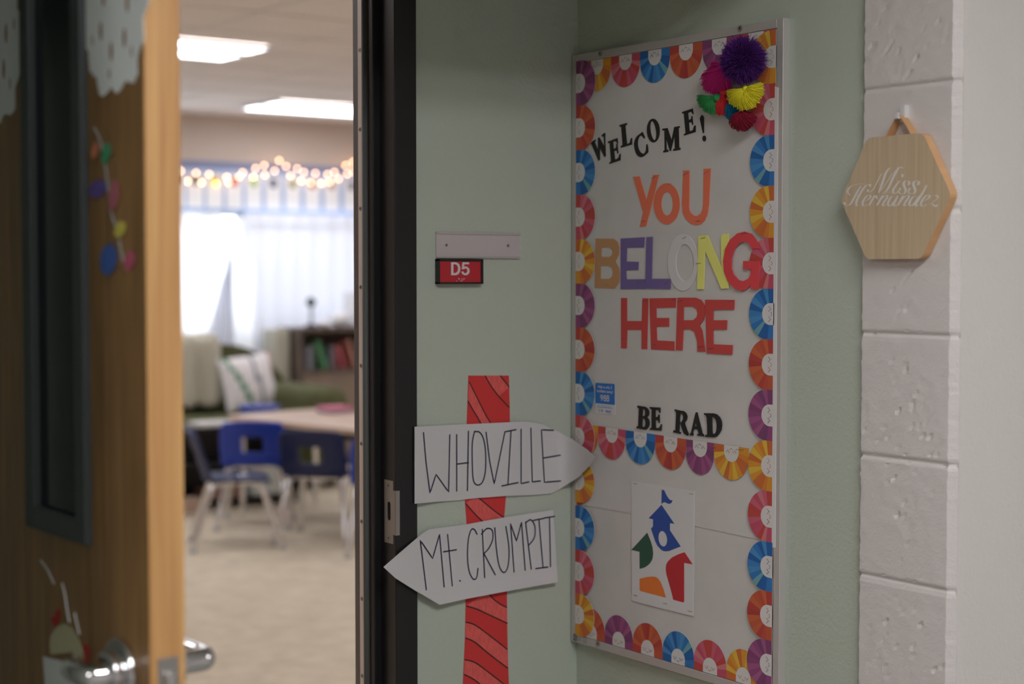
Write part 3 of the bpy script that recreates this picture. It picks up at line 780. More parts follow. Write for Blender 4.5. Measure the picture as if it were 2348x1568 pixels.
ex = letter('exclamation_mark', E_, [[[(2112, 180), (2150, 220), (2150, 508), (2132, 510), (2075, 245)]], [ell(2155, 607, 32, 52)]], 'black_card', 'black exclamation mark after WELCOME', g1)
ex['category'] = 'exclamation mark'
g2 = 'orange letters spelling YoU'
B_ = 'B'
letter('y', B_, [[[(530, 148), (580, 145), (630, 320), (680, 135), (725, 132), (655, 415), (628, 518), (580, 522), (605, 415)]]], 'orange_letter', 'orange cut-out letter Y of YoU', g2, staples=[((668, 162), (698, 145)), ((590, 484), (620, 478))])
letter('o', B_, [[ell(782, 350, 98, 154), ell(785, 350, 43, 88)]], 'orange_letter', 'orange cut-out letter o in the middle of YoU', g2, staples=[((790, 203), (815, 200))])
letter('u', B_, [[[(905, 103), (953, 100), (950, 380), (960, 415), (985, 438), (1010, 442), (1035, 425), (1050, 390), (1055, 340), (1058, 88), (1112, 85), (1098, 360), (1088, 430), (1065, 480), (1035, 505), (1000, 512), (965, 500), (925, 465), (903, 420), (897, 350)]]], 'orange_letter', 'orange cut-out letter U of YoU', g2, staples=[((905, 138), (938, 116)), ((1060, 124), (1095, 102)), ((1003, 480), (1030, 477))])
g3 = 'coloured letters spelling BELONG'
letter('b', B_, [[[(250, 610), (385, 612), (415, 635), (428, 680), (425, 730), (397, 783), (425, 830), (430, 880), (425, 940), (395, 985), (242, 980)], [(295, 678), (350, 676), (370, 690), (376, 712), (370, 735), (352, 748), (292, 748)], [(290, 815), (350, 815), (370, 830), (378, 860), (372, 895), (350, 913), (288, 912)]]], 'brown_letter', 'tan brown cut-out letter B that begins BELONG', g3, staples=[((318, 957), (343, 959))])
letter('e', B_, [[[(437, 610), (617, 600), (612, 678), (485, 680), (482, 782), (572, 785), (570, 845), (478, 850), (482, 915), (620, 915), (622, 988), (437, 990)]]], 'purple_letter', 'purple cut-out letter E in BELONG', g3, staples=[((455, 636), (473, 612)), ((548, 955), (570, 933))])
letter('l', B_, [[[(630, 600), (677, 598), (670, 912), (812, 912), (810, 988), (620, 985)]]], 'purple_letter', 'purple cut-out letter L in BELONG', g3, X=PX_ - .0014, staples=[((643, 640), (662, 612)), ((765, 950), (790, 932))])
letter('o', B_, [[ell(905, 789, 113, 213), ell(920, 790, 68, 137)]], 'white_letter', 'white cut-out letter O in BELONG', g3, X=PX_ - .0008, t=.0016, staples=[((898, 611), (927, 599))])
letter('n', B_, [[[(1018, 590), (1088, 585), (1192, 830), (1188, 600), (1198, 577), (1247, 573), (1245, 985), (1190, 985), (1070, 700), (1060, 990), (1010, 990)]]], 'yellow_letter', 'yellow cut-out letter N in BELONG', g3, X=PX_ - .0026, staples=[((1037, 610), (1068, 603)), ((1003, 797), (1035, 795))])
letter('g', B_, [[[(1475, 685), (1420, 688), (1395, 645), (1360, 632), (1325, 645), (1290, 690), (1270, 760), (1268, 830), (1285, 880), (1320, 920), (1355, 930), (1395, 910), (1410, 880), (1413, 840), (1355, 840), (1355, 778), (1478, 780), (1472, 990), (1412, 990), (1412, 955), (1380, 990), (1340, 1002), (1290, 985), (1240, 930), (1212, 860), (1205, 780), (1220, 690), (1255, 620), (1310, 572), (1365, 558), (1420, 575), (1455, 620)]]], 'crimson_letter', 'crimson cut-out letter G that ends BELONG', g3, X=PX_ - .0050, t=.0012, staples=[((1338, 577), (1380, 570))])
g4 = 'red letters spelling HERE'
letter('h', B_, [[[(440, 1055), (485, 1055), (485, 1228), (595, 1228), (600, 1058), (645, 1058), (636, 1440), (593, 1438), (594, 1295), (487, 1295), (483, 1432), (440, 1432)]]], 'red_letter', 'red cut-out letter H that begins HERE', g4, staples=[((602, 1080), (635, 1070)), ((442, 1370), (473, 1360))])
letter('e', B_, [[[(653, 1058), (853, 1055), (850, 1128), (705, 1130), (706, 1205), (800, 1205), (800, 1270), (706, 1272), (710, 1373), (840, 1380), (840, 1450), (665, 1440)]]], 'red_letter', 'red cut-out letter E between H and R in HERE', g4, staples=[((817, 1067), (850, 1064)), ((668, 1407), (698, 1403))])
letter('r', B_, [[[(863, 1053), (1000, 1053), (1040, 1070), (1068, 1110), (1072, 1160), (1060, 1220), (1030, 1262), (1050, 1300), (1060, 1370), (1072, 1458), (1012, 1455), (1010, 1380), (990, 1310), (960, 1290), (908, 1290), (900, 1448), (850, 1445)], [(910, 1120), (980, 1120), (1005, 1140), (1012, 1170), (1005, 1200), (980, 1222), (908, 1222)]]], 'red_letter', 'red cut-out letter R in HERE', g4, X=PX_ - .0010, staples=[((865, 1085), (897, 1073)), ((1018, 1420), (1052, 1416))])
letter('e', B_, [[[(1070, 1068), (1290, 1070), (1287, 1143), (1133, 1143), (1131, 1222), (1235, 1222), (1232, 1292), (1131, 1292), (1132, 1402), (1277, 1408), (1272, 1480), (1082, 1470)]]], 'red_letter', 'red cut-out letter E that ends HERE, curling at its foot', g4, X=PX_ - .0018, staples=[((1235, 1085), (1270, 1077)), ((1097, 1433), (1132, 1430))])
g5 = 'black serif letters spelling BE RAD'
F_ = 'F'
letter('b', F_, [[[(128, 103), (300, 130), (360, 155), (405, 215), (420, 280), (405, 345), (365, 390), (410, 440), (428, 510), (425, 580), (400, 640), (350, 690), (300, 690), (108, 658), (108, 615), (148, 605), (165, 200), (165, 170), (130, 150)], [(262, 185), (295, 195), (318, 240), (322, 290), (310, 345), (290, 362), (255, 360)], [(255, 415), (285, 420), (318, 465), (328, 530), (318, 600), (290, 632), (260, 625), (248, 590)]]], 'black_card', 'black serif letter B of BE RAD', g5, X=PX_ - .0016)
letter('e', F_, [[[(430, 138), (690, 152), (692, 285), (672, 285), (655, 235), (630, 210), (575, 205), (575, 385), (620, 383), (635, 355), (640, 325), (672, 325), (675, 530), (650, 528), (640, 470), (615, 455), (575, 452), (580, 640), (610, 655), (650, 650), (685, 610), (700, 558), (732, 565), (715, 720), (432, 695), (432, 660), (470, 655), (478, 620), (478, 200), (460, 185), (432, 175)]]], 'black_card', 'black serif letter E of BE RAD', g5, X=PX_ - .0016)
letter('r', F_, [[[(1040, 193), (1190, 228), (1260, 235), (1325, 290), (1352, 370), (1340, 450), (1290, 525), (1300, 570), (1350, 720), (1385, 795), (1375, 838), (1330, 830), (1270, 790), (1240, 730), (1185, 560), (1205, 510), (1245, 440), (1248, 370), (1225, 310), (1180, 285), (1165, 480), (1190, 515), (1165, 560), (1155, 730), (1165, 745), (1195, 755), (1190, 798), (1008, 755), (1010, 708), (1055, 710), (1062, 690), (1078, 290), (1070, 250), (1040, 235)]]], 'black_card', 'black serif letter R of BE RAD, its bowl not quite joined', g5, X=PX_ - .0016)
letter('a', F_, [[[(1555, 270), (1595, 265), (1720, 780), (1762, 815), (1760, 860), (1595, 835), (1595, 795), (1630, 790), (1598, 685), (1510, 675), (1490, 770), (1505, 800), (1500, 840), (1410, 828), (1410, 790), (1440, 770)], [(1550, 510), (1582, 612), (1528, 605)]]], 'black_card', 'black serif letter A of BE RAD', g5, X=PX_ - .0020)
letter('d', F_, [[[(1755, 290), (1990, 292), (2080, 320), (2150, 390), (2190, 480), (2200, 580), (2185, 700), (2130, 800), (2070, 860), (1995, 880), (1785, 868), (1785, 825), (1830, 820), (1838, 790), (1838, 600), (1825, 400), (1800, 340), (1760, 325)], [(1955, 372), (2010, 400), (2050, 460), (2072, 560), (2068, 680), (2045, 760), (2010, 802), (1975, 790), (1965, 740)]]], 'black_card', 'black serif letter D that ends BE RAD', g5, X=PX_ - .0024)

# stroke font for the small card -----------------------------------------
GL = {  # unit cap height 1, baseline 0; list of polylines, advance
 'H': ([[(0, 0), (0, 1)], [(.5, 0), (.5, 1)], [(0, .5), (.5, .5)]], .72), 'e': ([[(0, .33), (.4, .33), (.38, .55), (.2, .65), (.04, .52), (0, .3), (.06, .08), (.22, 0), (.4, .1)]], .58),
 'l': ([[(0, 0), (0, 1)]], .2), 'p': ([[(0, .65), (0, -.3)], [(0, .5), (.2, .65), (.4, .5), (.4, .15), (.2, 0), (0, .15)]], .58), 'i': ([[(0, 0), (0, .65)], [(0, .84), (0, .9)]], .2),
 's': ([[(.3, .55), (.15, .65), (.02, .52), (.08, .38), (.26, .3), (.32, .15), (.16, 0), (0, .1)]], .5), 'o': ([[(.2, 0), (.03, .12), (0, .33), (.05, .55), (.2, .65), (.37, .55), (.42, .33), (.38, .12), (.2, 0)]], .6),
 'n': ([[(0, 0), (0, .65)], [(0, .5), (.18, .65), (.34, .55), (.36, 0)]], .55), 'y': ([[(0, .65), (.2, .05)], [(.4, .65), (.14, -.28), (0, -.3)]], .56), '3': ([[(0, .85), (.2, 1), (.4, .85), (.36, .62), (.16, .54), (.4, .44), (.44, .2), (.22, 0), (0, .14)]], .6),
 'u': ([[(0, .65), (0, .15), (.15, 0), (.34, .12)], [(.34, .65), (.34, 0)]], .54), 'm': ([[(0, 0), (0, .65)], [(0, .5), (.15, .65), (.28, .5), (.28, 0)], [(.28, .5), (.43, .65), (.56, .5), (.56, 0)]], .74),
 'b': ([[(0, 1), (0, 0)], [(0, .5), (.2, .65), (.4, .5), (.4, .15), (.2, 0), (0, .15)]], .58), 'r': ([[(0, 0), (0, .65)], [(0, .45), (.12, .63), (.26, .62)]], .36), 'a': ([[(.4, .5), (.2, .65), (0, .5), (0, .15), (.2, 0), (.4, .15)], [(.4, .65), (.4, 0)]], .58),
 'w': ([[(0, .65), (.14, 0), (.3, .6), (.46, 0), (.6, .65)]], .76), '!': ([[(0, .3), (0, 1)], [(0, 0), (0, .06)]], .2), ' ': ([], .3),
 '9': ([[(.12, 0), (.42, .5), (.46, .75), (.25, 1), (.03, .86), (.02, .62), (.2, .48), (.44, .6)]], .66), '8': ([[(.24, .54), (.05, .66), (.05, .88), (.24, 1), (.43, .88), (.43, .66), (.24, .54), (.02, .4), (.02, .12), (.24, 0), (.46, .12), (.46, .4), (.24, .54)]], .66),
}
def text_px(mb, s, a, b, hpx, crop, X, w, m, lift):
    """write s between crop points a and b (baseline), cap height hpx in crop pixels"""
    adv = sum(GL[c][1] for c in s) - .16
    x = 0
    for c in s:
        for pl_ in GL[c][0]:
            pts = []
            for (u, v) in (crm(pl_, 3) if len(pl_) > 3 else pl_):
                t = (x + u) / adv
                pts.append(onX(*cp(crop, a[0] + (b[0] - a[0]) * t, a[1] + (b[1] - a[1]) * t - v * hpx), X))
            mb.stroke(pts, NX, w, lift, m, caps=False)
        x += GL[c][1]
XC = PX_ - .0003
def ic(x, y, X=XC): return onX(*cp('I', x, y), X)
cd = empty('helpline_card', ic(600, 1460), 'small white and blue card reading Help is only 3 numbers away! 988', 'card')
c_ = MB(); c_.poly([[ic(205, 175), ic(215, 150), ic(245, 138), ic(985, 190), ic(1010, 205), ic(1018, 240), ic(1028, 1460), ic(1015, 1490), ic(980, 1498), ic(240, 1430), ic(212, 1415), ic(203, 1380)]], NX, .0006, 'white_letter'); c_.build('card_sheet', cd)
c_ = MB(); c_.poly([[ic(205, 175), ic(215, 150), ic(245, 138), ic(985, 190), ic(1010, 205), ic(1018, 240), ic(1024, 1080), ic(207, 1000)]], NX, .0008, 'card_blue'); c_.build('blue_panel', cd)
c_ = MB()
text_px(c_, 'Help is only 3', (325, 350), (905, 400), 115, 'I', XC, .0010, M['sign_white'], .0011)
text_px(c_, 'numbers away!', (275, 525), (955, 585), 115, 'I', XC, .0010, M['sign_white'], .0011)
text_px(c_, '988', (435, 888), (790, 915), 235, 'I', XC, .0023, M['sign_white'], .0011)
for (a, b, w_) in (((320, 1082), (890, 1140), .0009), ((285, 1150), (930, 1215), .0013)):
    n_ = 26
    for k in range(n_):
        if k % 6 == 5: continue
        t0, t1 = k / n_, (k + .7) / n_
        c_.stroke([ic(a[0] + (b[0] - a[0]) * t0, a[1] + (b[1] - a[1]) * t0), ic(a[0] + (b[0] - a[0]) * t1, a[1] + (b[1] - a[1]) * t1)], NX, w_, .0008, M['card_blue'], caps=False)
c_.stroke([ic(*p) for p in ell(385, 1310, 38, 50, 0, 14) + [(423, 1310)]], NX, .0007, .0008, M['card_blue'], caps=False)
for k in range(3): c_.stroke([ic(462, 1280 + k * 32), ic(535, 1288 + k * 32)], NX, .0008, .0008, M['card_blue'], caps=False)
c_.stroke([ic(645, 1300), ic(880, 1325), ic(880, 1415), ic(645, 1390), ic(645, 1300)], NX, .0005, .0008, M['card_blue'], caps=False)
c_.stroke([ic(660, 1340), ic(725, 1348)], NX, .0020, .0008, M['card_blue'], caps=False); c_.stroke([ic(750, 1350), ic(865, 1368)], NX, .0010, .0008, M['card_blue'], caps=False)
c_.build('card_lettering', cd)

# school logo print ------------------------------------------------------
XG = PX_ - .0006
def gc(x, y, X=XG): return onX(*cp('G', x, y), X)
lg = empty('logo_print', gc(400, 1440), 'white sheet with a red, blue, green and orange schoolhouse logo', 'paper print')
q = MB(); q.poly([[gc(42, 10), gc(748, 125), gc(742, 1532), gc(400, 1448), gc(130, 1378), gc(95, 1368), gc(48, 1355)]], NX, .0008, 'white_paper'); q.build('paper_sheet', lg)
def logo(nm, m, loops):
    q = MB(); q.poly([[gc(*p) for p in l] for l in loops], NX, .0011, m); q.build(nm, lg)
logo('flag', 'logo_blue', [[(380, 272), (383, 125), (390, 115), (400, 113), (415, 125), (440, 180), (470, 220), (490, 230), (505, 225), (497, 252), (478, 268), (455, 268), (420, 250), (400, 254)]])
logo('blue_tower', 'logo_blue', [[(380, 280), (525, 492), (475, 487), (475, 565), (597, 748), (500, 785), (465, 799), (430, 803), (400, 798), (375, 783), (335, 740), (310, 690), (262, 548), (285, 522), (285, 442), (235, 432)], ell(395, 661, 48, 87, 8)])
logo('green_wing', 'logo_green', [[(220, 592), (260, 690), (280, 760), (287, 830), (278, 890), (255, 932), (225, 962), (190, 985), (135, 1000), (133, 808), (40, 787)]])
logo('orange_base', 'logo_orange', [[(135, 1110), (210, 1092), (285, 1085), (320, 1092), (345, 1110), (375, 1155), (405, 1230), (430, 1322), (145, 1248), (135, 1235)]])
logo('red_wing', 'logo_red', [[(640, 812), (730, 948), (635, 932), (635, 1368), (622, 1376), (512, 1345), (500, 1290), (470, 1180), (435, 1060), (428, 1000), (432, 955), (450, 918), (500, 870), (570, 835)]])
for a, b in (((58, 41), (103, 46)), ((368, 111), (410, 116)), ((686, 155), (733, 160)), ((62, 1288), (102, 1302)), ((393, 1385), (438, 1392)), ((670, 1472), (718, 1482))):
    pa, pb = gc(*a, XG - .0014), gc(*b, XG - .0014)
    s_ = MB(); s_.tube([pa, pb], .00042, 'staple', 6); s_.build('staple', lg)
# staples through the border
for c, a, b in (('C', (1640, 950), (1710, 952)), ('C', (1395, 930), (1445, 934)), ('C', (220, 800), (258, 770)), ('C', (222, 748), (255, 740)), ('D', (895, 1418), (940, 1424)), ('A', (185, 500), (180, 550)), ('A', (310, 528), (340, 498))):
    pa, pb = onX(*cp(c, *a), XS - .0042), onX(*cp(c, *b), XS - .0042)
    s_ = MB(); s_.tube([pa + NX * -.001, pa, pb, pb + NX * -.001], .00042, 'staple', 6); s_.build('staple', board)

# pom-pom cluster -----------------------------------------------------
def sc_pt(x, y, X): return onX(*cp('S', x, y), X)
pom = empty('pompom_bunch', sc_pt(760, 480, PX_), 'bunch of yarn pom-poms and tassels at the top right of the board', 'yarn decoration')
yarn = {'p': mat('purple yarn', (0.095, 0.012, 0.21), .9), 'm': mat('magenta yarn', (0.72, 0.02, 0.28), .9), 'y': mat('yellow yarn', (0.90, 0.82, 0.03), .9), 'g': mat('green yarn', (0.05, 0.42, 0.12), .9),
        'r': mat('scarlet yarn', (0.80, 0.035, 0.05), .9), 'b': mat('teal blue yarn', (0.0, 0.19, 0.38), .9), 'd': mat('dark crimson yarn', (0.30, 0.006, 0.035), .9)}
def yarn_end(mb, pts, r, m): mb.tube(pts, r, m, 4, cap=False)
rg = random.Random(11)
c0 = sc_pt(745, 470, 2.000)
mb = MB(); mb.sphere(c0, 0.026, yarn['p'], 16, 12)
for i in range(4200):
    zz = rg.uniform(-1, 1); a = rg.uniform(0, 2 * math.pi); s_ = math.sqrt(1 - zz * zz)
    d = Vector((s_ * math.cos(a), s_ * math.sin(a), zz)); rr = 0.0405 * rg.uniform(.80, 1.05)
    side = Vector((rg.uniform(-1, 1), rg.uniform(-1, 1), rg.uniform(-1, 1))) * .006
    kink = Vector((rg.uniform(-1, 1), rg.uniform(-1, 1), rg.uniform(-1, 1))) * .0016
    yarn_end(mb, [c0 + d * .014, c0 + d * rr * .55 + side * .3 + kink, c0 + d * rr * .82 + side * .7 - kink * .6, c0 + d * rr + side], [.0006, .00055, .0005, .00035], yarn['p'])
mb.build('pompom', pom, smooth=True)
def tassel(name, m, knot, tips, n, X0, bulge=0.012, ball=0.0, r=.0008, wrap=True):
    """knot: (x,y) in the S crop; tips: fan of end points; strands leave the knot, arch out from the board and end between the tips"""
    k = sc_pt(*knot, X0); mb = MB()
    T = [sc_pt(*t, X0 + .004) for t in tips]
    cum = [0]
    for i in range(len(T) - 1): cum.append(cum[-1] + (T[i + 1] - T[i]).length)
    for i in range(int(n * 2.3)):
        s_ = rg.uniform(0, cum[-1]); j = 0
        while j < len(T) - 2 and s_ > cum[j + 1]: j += 1
        e_ = T[j].lerp(T[j + 1], (s_ - cum[j]) / max(1e-6, cum[j + 1] - cum[j]))
        e_ = k.lerp(e_, rg.uniform(.72, 1.05)); e_ = e_ + Vector((rg.uniform(-1, 1), rg.uniform(-1, 1), rg.uniform(-1, 1))) * .0022; lay = rg.uniform(-1, .55)
        out = NX * bulge * (0.35 + 0.65 * rg.random()) * (1 if lay > -.6 else .2)
        m1 = k.lerp(e_, .33) + out * .9; m2 = k.lerp(e_, .7) + out
        j1, j2 = [Vector((rg.uniform(-1, 1), rg.uniform(-1, 1), rg.uniform(-1, 1))) * .0014 for _ in (0, 1)]
        yarn_end(mb, crm([tuple(k + NX * .002), tuple(m1 + j1), tuple(m2 + j2), tuple(e_ + out * .5)], 2), r * .6, m)
    if wrap: mb.sphere(k + NX * .004, .0055, m, 10, 8)
    if ball: mb.sphere(sc_pt(*knot, X0 - .008), ball, m, 14, 10)
    mb.build(name, pom, smooth=True)
tassel('tassel', yarn['m'], (575, 560), [(330, 490), (275, 610), (190, 690), (190, 790), (250, 890), (330, 925), (430, 940), (560, 900), (600, 850)], 520, 2.022, .012)
tassel('tassel', yarn['r'], (490, 915), [(400, 1190), (440, 1215), (520, 1222), (560, 1030)], 260, 2.026, .010, ball=.0055, r=.0009)
tassel('tassel', yarn['b'], (600, 1010), [(520, 1240), (560, 1275), (600, 1290), (700, 1180), (715, 1100)], 260, 2.026, .010, r=.0009)
tassel('tassel', yarn['g'], (390, 985), [(145, 960), (140, 1040), (170, 1100), (230, 1160), (300, 1205), (380, 1215), (420, 1130)], 420, 2.026, .012, ball=.0070, r=.0008)
tassel('tassel', yarn['d'], (790, 1165), [(590, 1320), (620, 1395), (700, 1435), (800, 1445), (880, 1390), (945, 1300), (930, 1250)], 480, 2.022, .016)
tassel('tassel', yarn['y'], (805, 865), [(535, 900), (560, 970), (590, 1060), (660, 1110), (740, 1155), (830, 1150), (930, 1100), (1000, 1010), (1030, 930), (1040, 790)], 560, 2.008, .012, r=.0010)

# ------------------------------------------------------------------ D5 wall items
# name plate holder
def lh(x, y, Y): return onY(*cp('J', x, y), Y)
HY = WALL_Y
hl = empty('name_plate_holder', lh(1160, 815, HY), 'empty clear plastic name plate holder above the D5 sign', 'name plate holder')
a = lh(90, 125, HY); b = lh(2225, 810, HY)
x0, x1, zt, zb2 = a.x, b.x, a.z, b.z
MB().box((x0, HY - .0035, zb2), (x1, HY, zt), 'acrylic').build('plate', hl)
MB().box((x0, HY - .0060, zt - .0045), (x1 + .001, HY - .0035, zt + .0003), 'acrylic_edge').build('rail', hl, bevel=.0005)
MB().box((x0, HY - .0060, zb2 - .0003), (x1 + .001, HY - .0035, zb2 + .0035), 'acrylic_edge').build('rail', hl, bevel=.0005)
for q_ in ((375, 467), (1955, 482)):
    p = lh(*q_, HY - .0035); s_ = MB(); s_.disc(p, NY, .0030, 'steel', 16, t=.001); s_.disc(p + NY * .0012, NY, .0012, 'dark', 8); s_.build('screw', hl)
# D5 sign
SY = WALL_Y - .0165
sg = empty('room_sign', lh(700, 1470, WALL_Y), 'small red room sign reading D5 in a black frame', 'room sign')
fl = lh(200, 826, SY); fr_ = lh(1328, 1462, SY)
x0, x1, z1_, z0_ = fl.x, fr_.x, fl.z, fr_.z
fb = MB(); tk = .0045
fb.box((x0, SY, z0_), (x0 + .0016, WALL_Y, z1_), 'sign_black'); fb.box((x1 - .0055, SY, z0_), (x1, WALL_Y, z1_), 'sign_black')
fb.box((x0, SY, z0_), (x1, WALL_Y, z0_ + .0035), 'sign_black'); fb.box((x0, SY, z1_ - .0042), (x1, WALL_Y, z1_), 'sign_black')
fb.build('frame', sg, bevel=.0005)
MB().box((x0 + .001, SY + .002, z0_ + .003), (x1 - .004, WALL_Y, z1_ - .004), 'sign_red').build('red_panel', sg)
PY = SY + .002
tx = MB()
tx.poly([[lh(*q_, PY) for q_ in [(490, 908), (610, 908), (665, 930), (705, 980), (723, 1040), (725, 1090), (710, 1160), (665, 1220), (610, 1240), (490, 1240)]], [lh(*q_, PY) for q_ in [(548, 960), (600, 960), (640, 985), (663, 1035), (668, 1090), (650, 1150), (610, 1182), (548, 1182)]]], NY, .0012, 'sign_white')
tx.poly([[lh(*q_, PY) for q_ in [(780, 908), (948, 908), (948, 960), (828, 960), (815, 1022), (850, 1012), (900, 1025), (945, 1065), (965, 1125), (955, 1180), (915, 1228), (860, 1245), (800, 1228), (765, 1190), (748, 1145), (800, 1142), (820, 1180), (855, 1192), (890, 1175), (908, 1135), (900, 1090), (875, 1068), (845, 1068), (815, 1088), (762, 1088)]]], NY, .0012, 'sign_white')
tx.build('lettering', sg)
br = MB()
for q_ in ((638, 1388), (683, 1328), (705, 1328), (705, 1357), (750, 1388), (775, 1388), (775, 1357), (775, 1325), (818, 1328), (843, 1328), (818, 1357)):
    br.sphere(lh(*q_, PY), .0009, 'sign_white', 8, 6)
br.build('braille', sg)

# striped paper pole
PYY = WALL_Y
def kk(x, y, Y): return onY(*cp('K', x, y), Y)
PL = [(460, 45), (452, 285), (444, 480), (443, 660), (452, 780), (448, 960), (447, 1150), (443, 1350), (433, 1568), (430, 1800), (428, 2100), (428, 2400)]
PR = [(660, 45), (664, 200), (665, 280), (655, 450), (645, 650), (637, 745), (645, 930), (650, 1110), (652, 1280), (655, 1440), (660, 1568), (662, 1800), (664, 2100), (664, 2400)]
def ex_(side, y):
    for (xa, ya_), (xb_, yb2) in zip(side, side[1:]):
        if ya_ <= y <= yb2: return xa + (xb_ - xa) * (y - ya_) / (yb2 - ya_)
    return side[-1][0]
po = MB(); po.poly([[kk(*q_, PYY) for q_ in PL] + [kk(*q_, PYY) for q_ in reversed(PR)]], NY, .0009, 'pole_red')
bands = [([(542, 45), (570, 95), (610, 148), (662, 203)], [(615, 45), (640, 75), (661, 103)]),
         ([(463, 75), (500, 150), (540, 230), (572, 285)], [(457, 170), (485, 220), (505, 252), (525, 290)]),
         ([(500, 640), (560, 690), (600, 722), (637, 748)], [(444, 675), (480, 715), (505, 742), (530, 765)]),
         ([(552, 1115), (580, 1145), (615, 1172), (650, 1190)], [(448, 1182), (500, 1197), (560, 1225), (652, 1268)]),
         ([(446, 1262), (490, 1275), (560, 1325), (652, 1397)], [(444, 1340), (490, 1360), (560, 1418), (655, 1490)])]
for k in range(5):
    d = 185 + k * 182
    bands.append(([(440, 1262 + d), (490, 1275 + d), (560, 1325 + d), (655, 1400 + d)], [(438, 1335 + d), (490, 1362 + d), (560, 1420 + d), (657, 1492 + d)]))
for ua, lb_ in bands:
    A_ = [kk(*q_, PYY) for q_ in crm(ua, 4)]; B2 = [kk(*q_, PYY) for q_ in crm(lb_, 4)]
    n_ = min(len(A_), len(B2)); vs = [p + NY * .0011 for p in A_[:n_]] + [p + NY * .0011 for p in B2[:n_]]
    po.add(vs, [(i, i + n_, i + 1 + n_, i + 1) for i in range(n_ - 1)], 'pole_light')
    for L_ in (A_, B2): po.stroke([p for p in L_], NY, .0024, .0014, 'marker', caps=False)
tag(po.build('paper_pole'), 'tall red paper pole with candy-cane stripes taped to the green wall', 'paper pole')

# arrow signs: sheets that bow away from the wall
def edge_at(E, x):
    for (xa, ya_), (xb_, yb2) in zip(E, E[1:]):
        if xa <= x <= xb_: return ya_ + (yb2 - ya_) * (x - xa) / max(1e-6, xb_ - xa)
    return E[-1][1]
def arrow(name, label, top, bot, Yf, strokes, extra=None):
    xs = sorted(set([q_[0] for q_ in top] + [q_[0] for q_ in bot] + [top[0][0] + (top[-1][0] - top[0][0]) * i / 90 for i in range(91)]))
    root = empty(name, kk(xs[len(xs) // 2], bot[len(bot) // 2][1], WALL_Y - .003), label, 'arrow sign', 'paper arrow signs on the candy-cane pole')
    mb = MB(); nr = 10; vs = []
    def P(x, y, l=0):
        Y = Yf(x, y) - l; return kk(x, y, Y)
    for x in xs:
        t_, b_ = edge_at(top, x), edge_at(bot, x)
        for j in range(nr + 1): vs.append(P(x, t_ + (b_ - t_) * j / nr))
    fs = [(i * (nr + 1) + j, i * (nr + 1) + j + 1, (i + 1) * (nr + 1) + j + 1, (i + 1) * (nr + 1) + j) for i in range(len(xs) - 1) for j in range(nr)]
    mb.add(vs, fs, 'arrow_paper')
    o = mb.build('paper_sheet', root, solid=0.0005)
    tx = MB()
    for st_ in strokes:
        pts = crm(st_, 6) if len(st_) > 2 and st_[0] != 'L' else None
        if st_[0] == 'L':
            base = st_[1:]; pts = []
            for a_, b_ in zip(base, base[1:]):
                for i in range(8): pts.append((a_[0] + (b_[0] - a_[0]) * i / 8, a_[1] + (b_[1] - a_[1]) * i / 8))
            pts.append(base[-1])
        if pts is None:
            a_, b_ = st_; pts = [(a_[0] + (b_[0] - a_[0]) * i / 8, a_[1] + (b_[1] - a_[1]) * i / 8) for i in range(9)]
        tx.stroke([P(*q_) for q_ in pts], NY, .0029, .0009, 'ink')
    tx.build('lettering', root)
    return root
def Yw(x, y):
    base = WALL_Y - 0.004 - 0.003 * (1 - abs((y - 470) / 200)) * 0
    s_ = (x - 560) / 100
    base -= 0.0025 * (1 + math.sin(x * .012)) * .5
    if x > 900:
        u = (x - 900) / 185.0
        base -= 0.105 * u ** 1.6
    if x < 420: base -= 0.012 * ((420 - x) / 225) ** 2
    return base
arrow('arrow_sign', 'white paper arrow pointing right to the board, hand-lettered WHOVILLE',
      [(195, 298), (460, 285), (740, 272), (785, 278), (830, 287), (900, 320), (975, 360), (1050, 412), (1085, 447)],
      [(195, 678), (300, 668), (400, 662), (500, 650), (640, 640), (820, 632), (870, 627), (920, 600), (1000, 550), (1060, 490), (1085, 449)], Yw,
      [('L', (238, 327), (250, 470), (270, 625), (300, 533), (362, 620), (368, 338)), [(402, 337), (402, 615)], [(460, 320), (455, 612)], [(402, 482), (460, 475)],
       [(490, 320), (479, 380), (479, 480), (484, 560), (503, 585), (528, 572), (543, 520), (545, 430), (535, 360), (515, 325), (492, 322)],
       ('L', (547, 325), (565, 470), (587, 580), (610, 470), (640, 322)), [(645, 322), (695, 312)], [(670, 318), (655, 580)], [(625, 590), (705, 573)],
       ('L', (720, 310), (720, 578), (758, 570)), ('L', (768, 305), (775, 570), (815, 565)), ('L', (880, 315), (820, 313), (835, 572), (915, 565)), [(832, 452), (913, 438)]])
def Ym(x, y):
    base = WALL_Y - 0.006
    if x < 400: base -= 0.024 * ((400 - x) / 360) ** 1.3
    if y > 880: base -= 0.012 * ((y - 880) / 290) ** 2
    if x > 620: base -= 0.007 * ((x - 620) / 280) ** 2
    return base
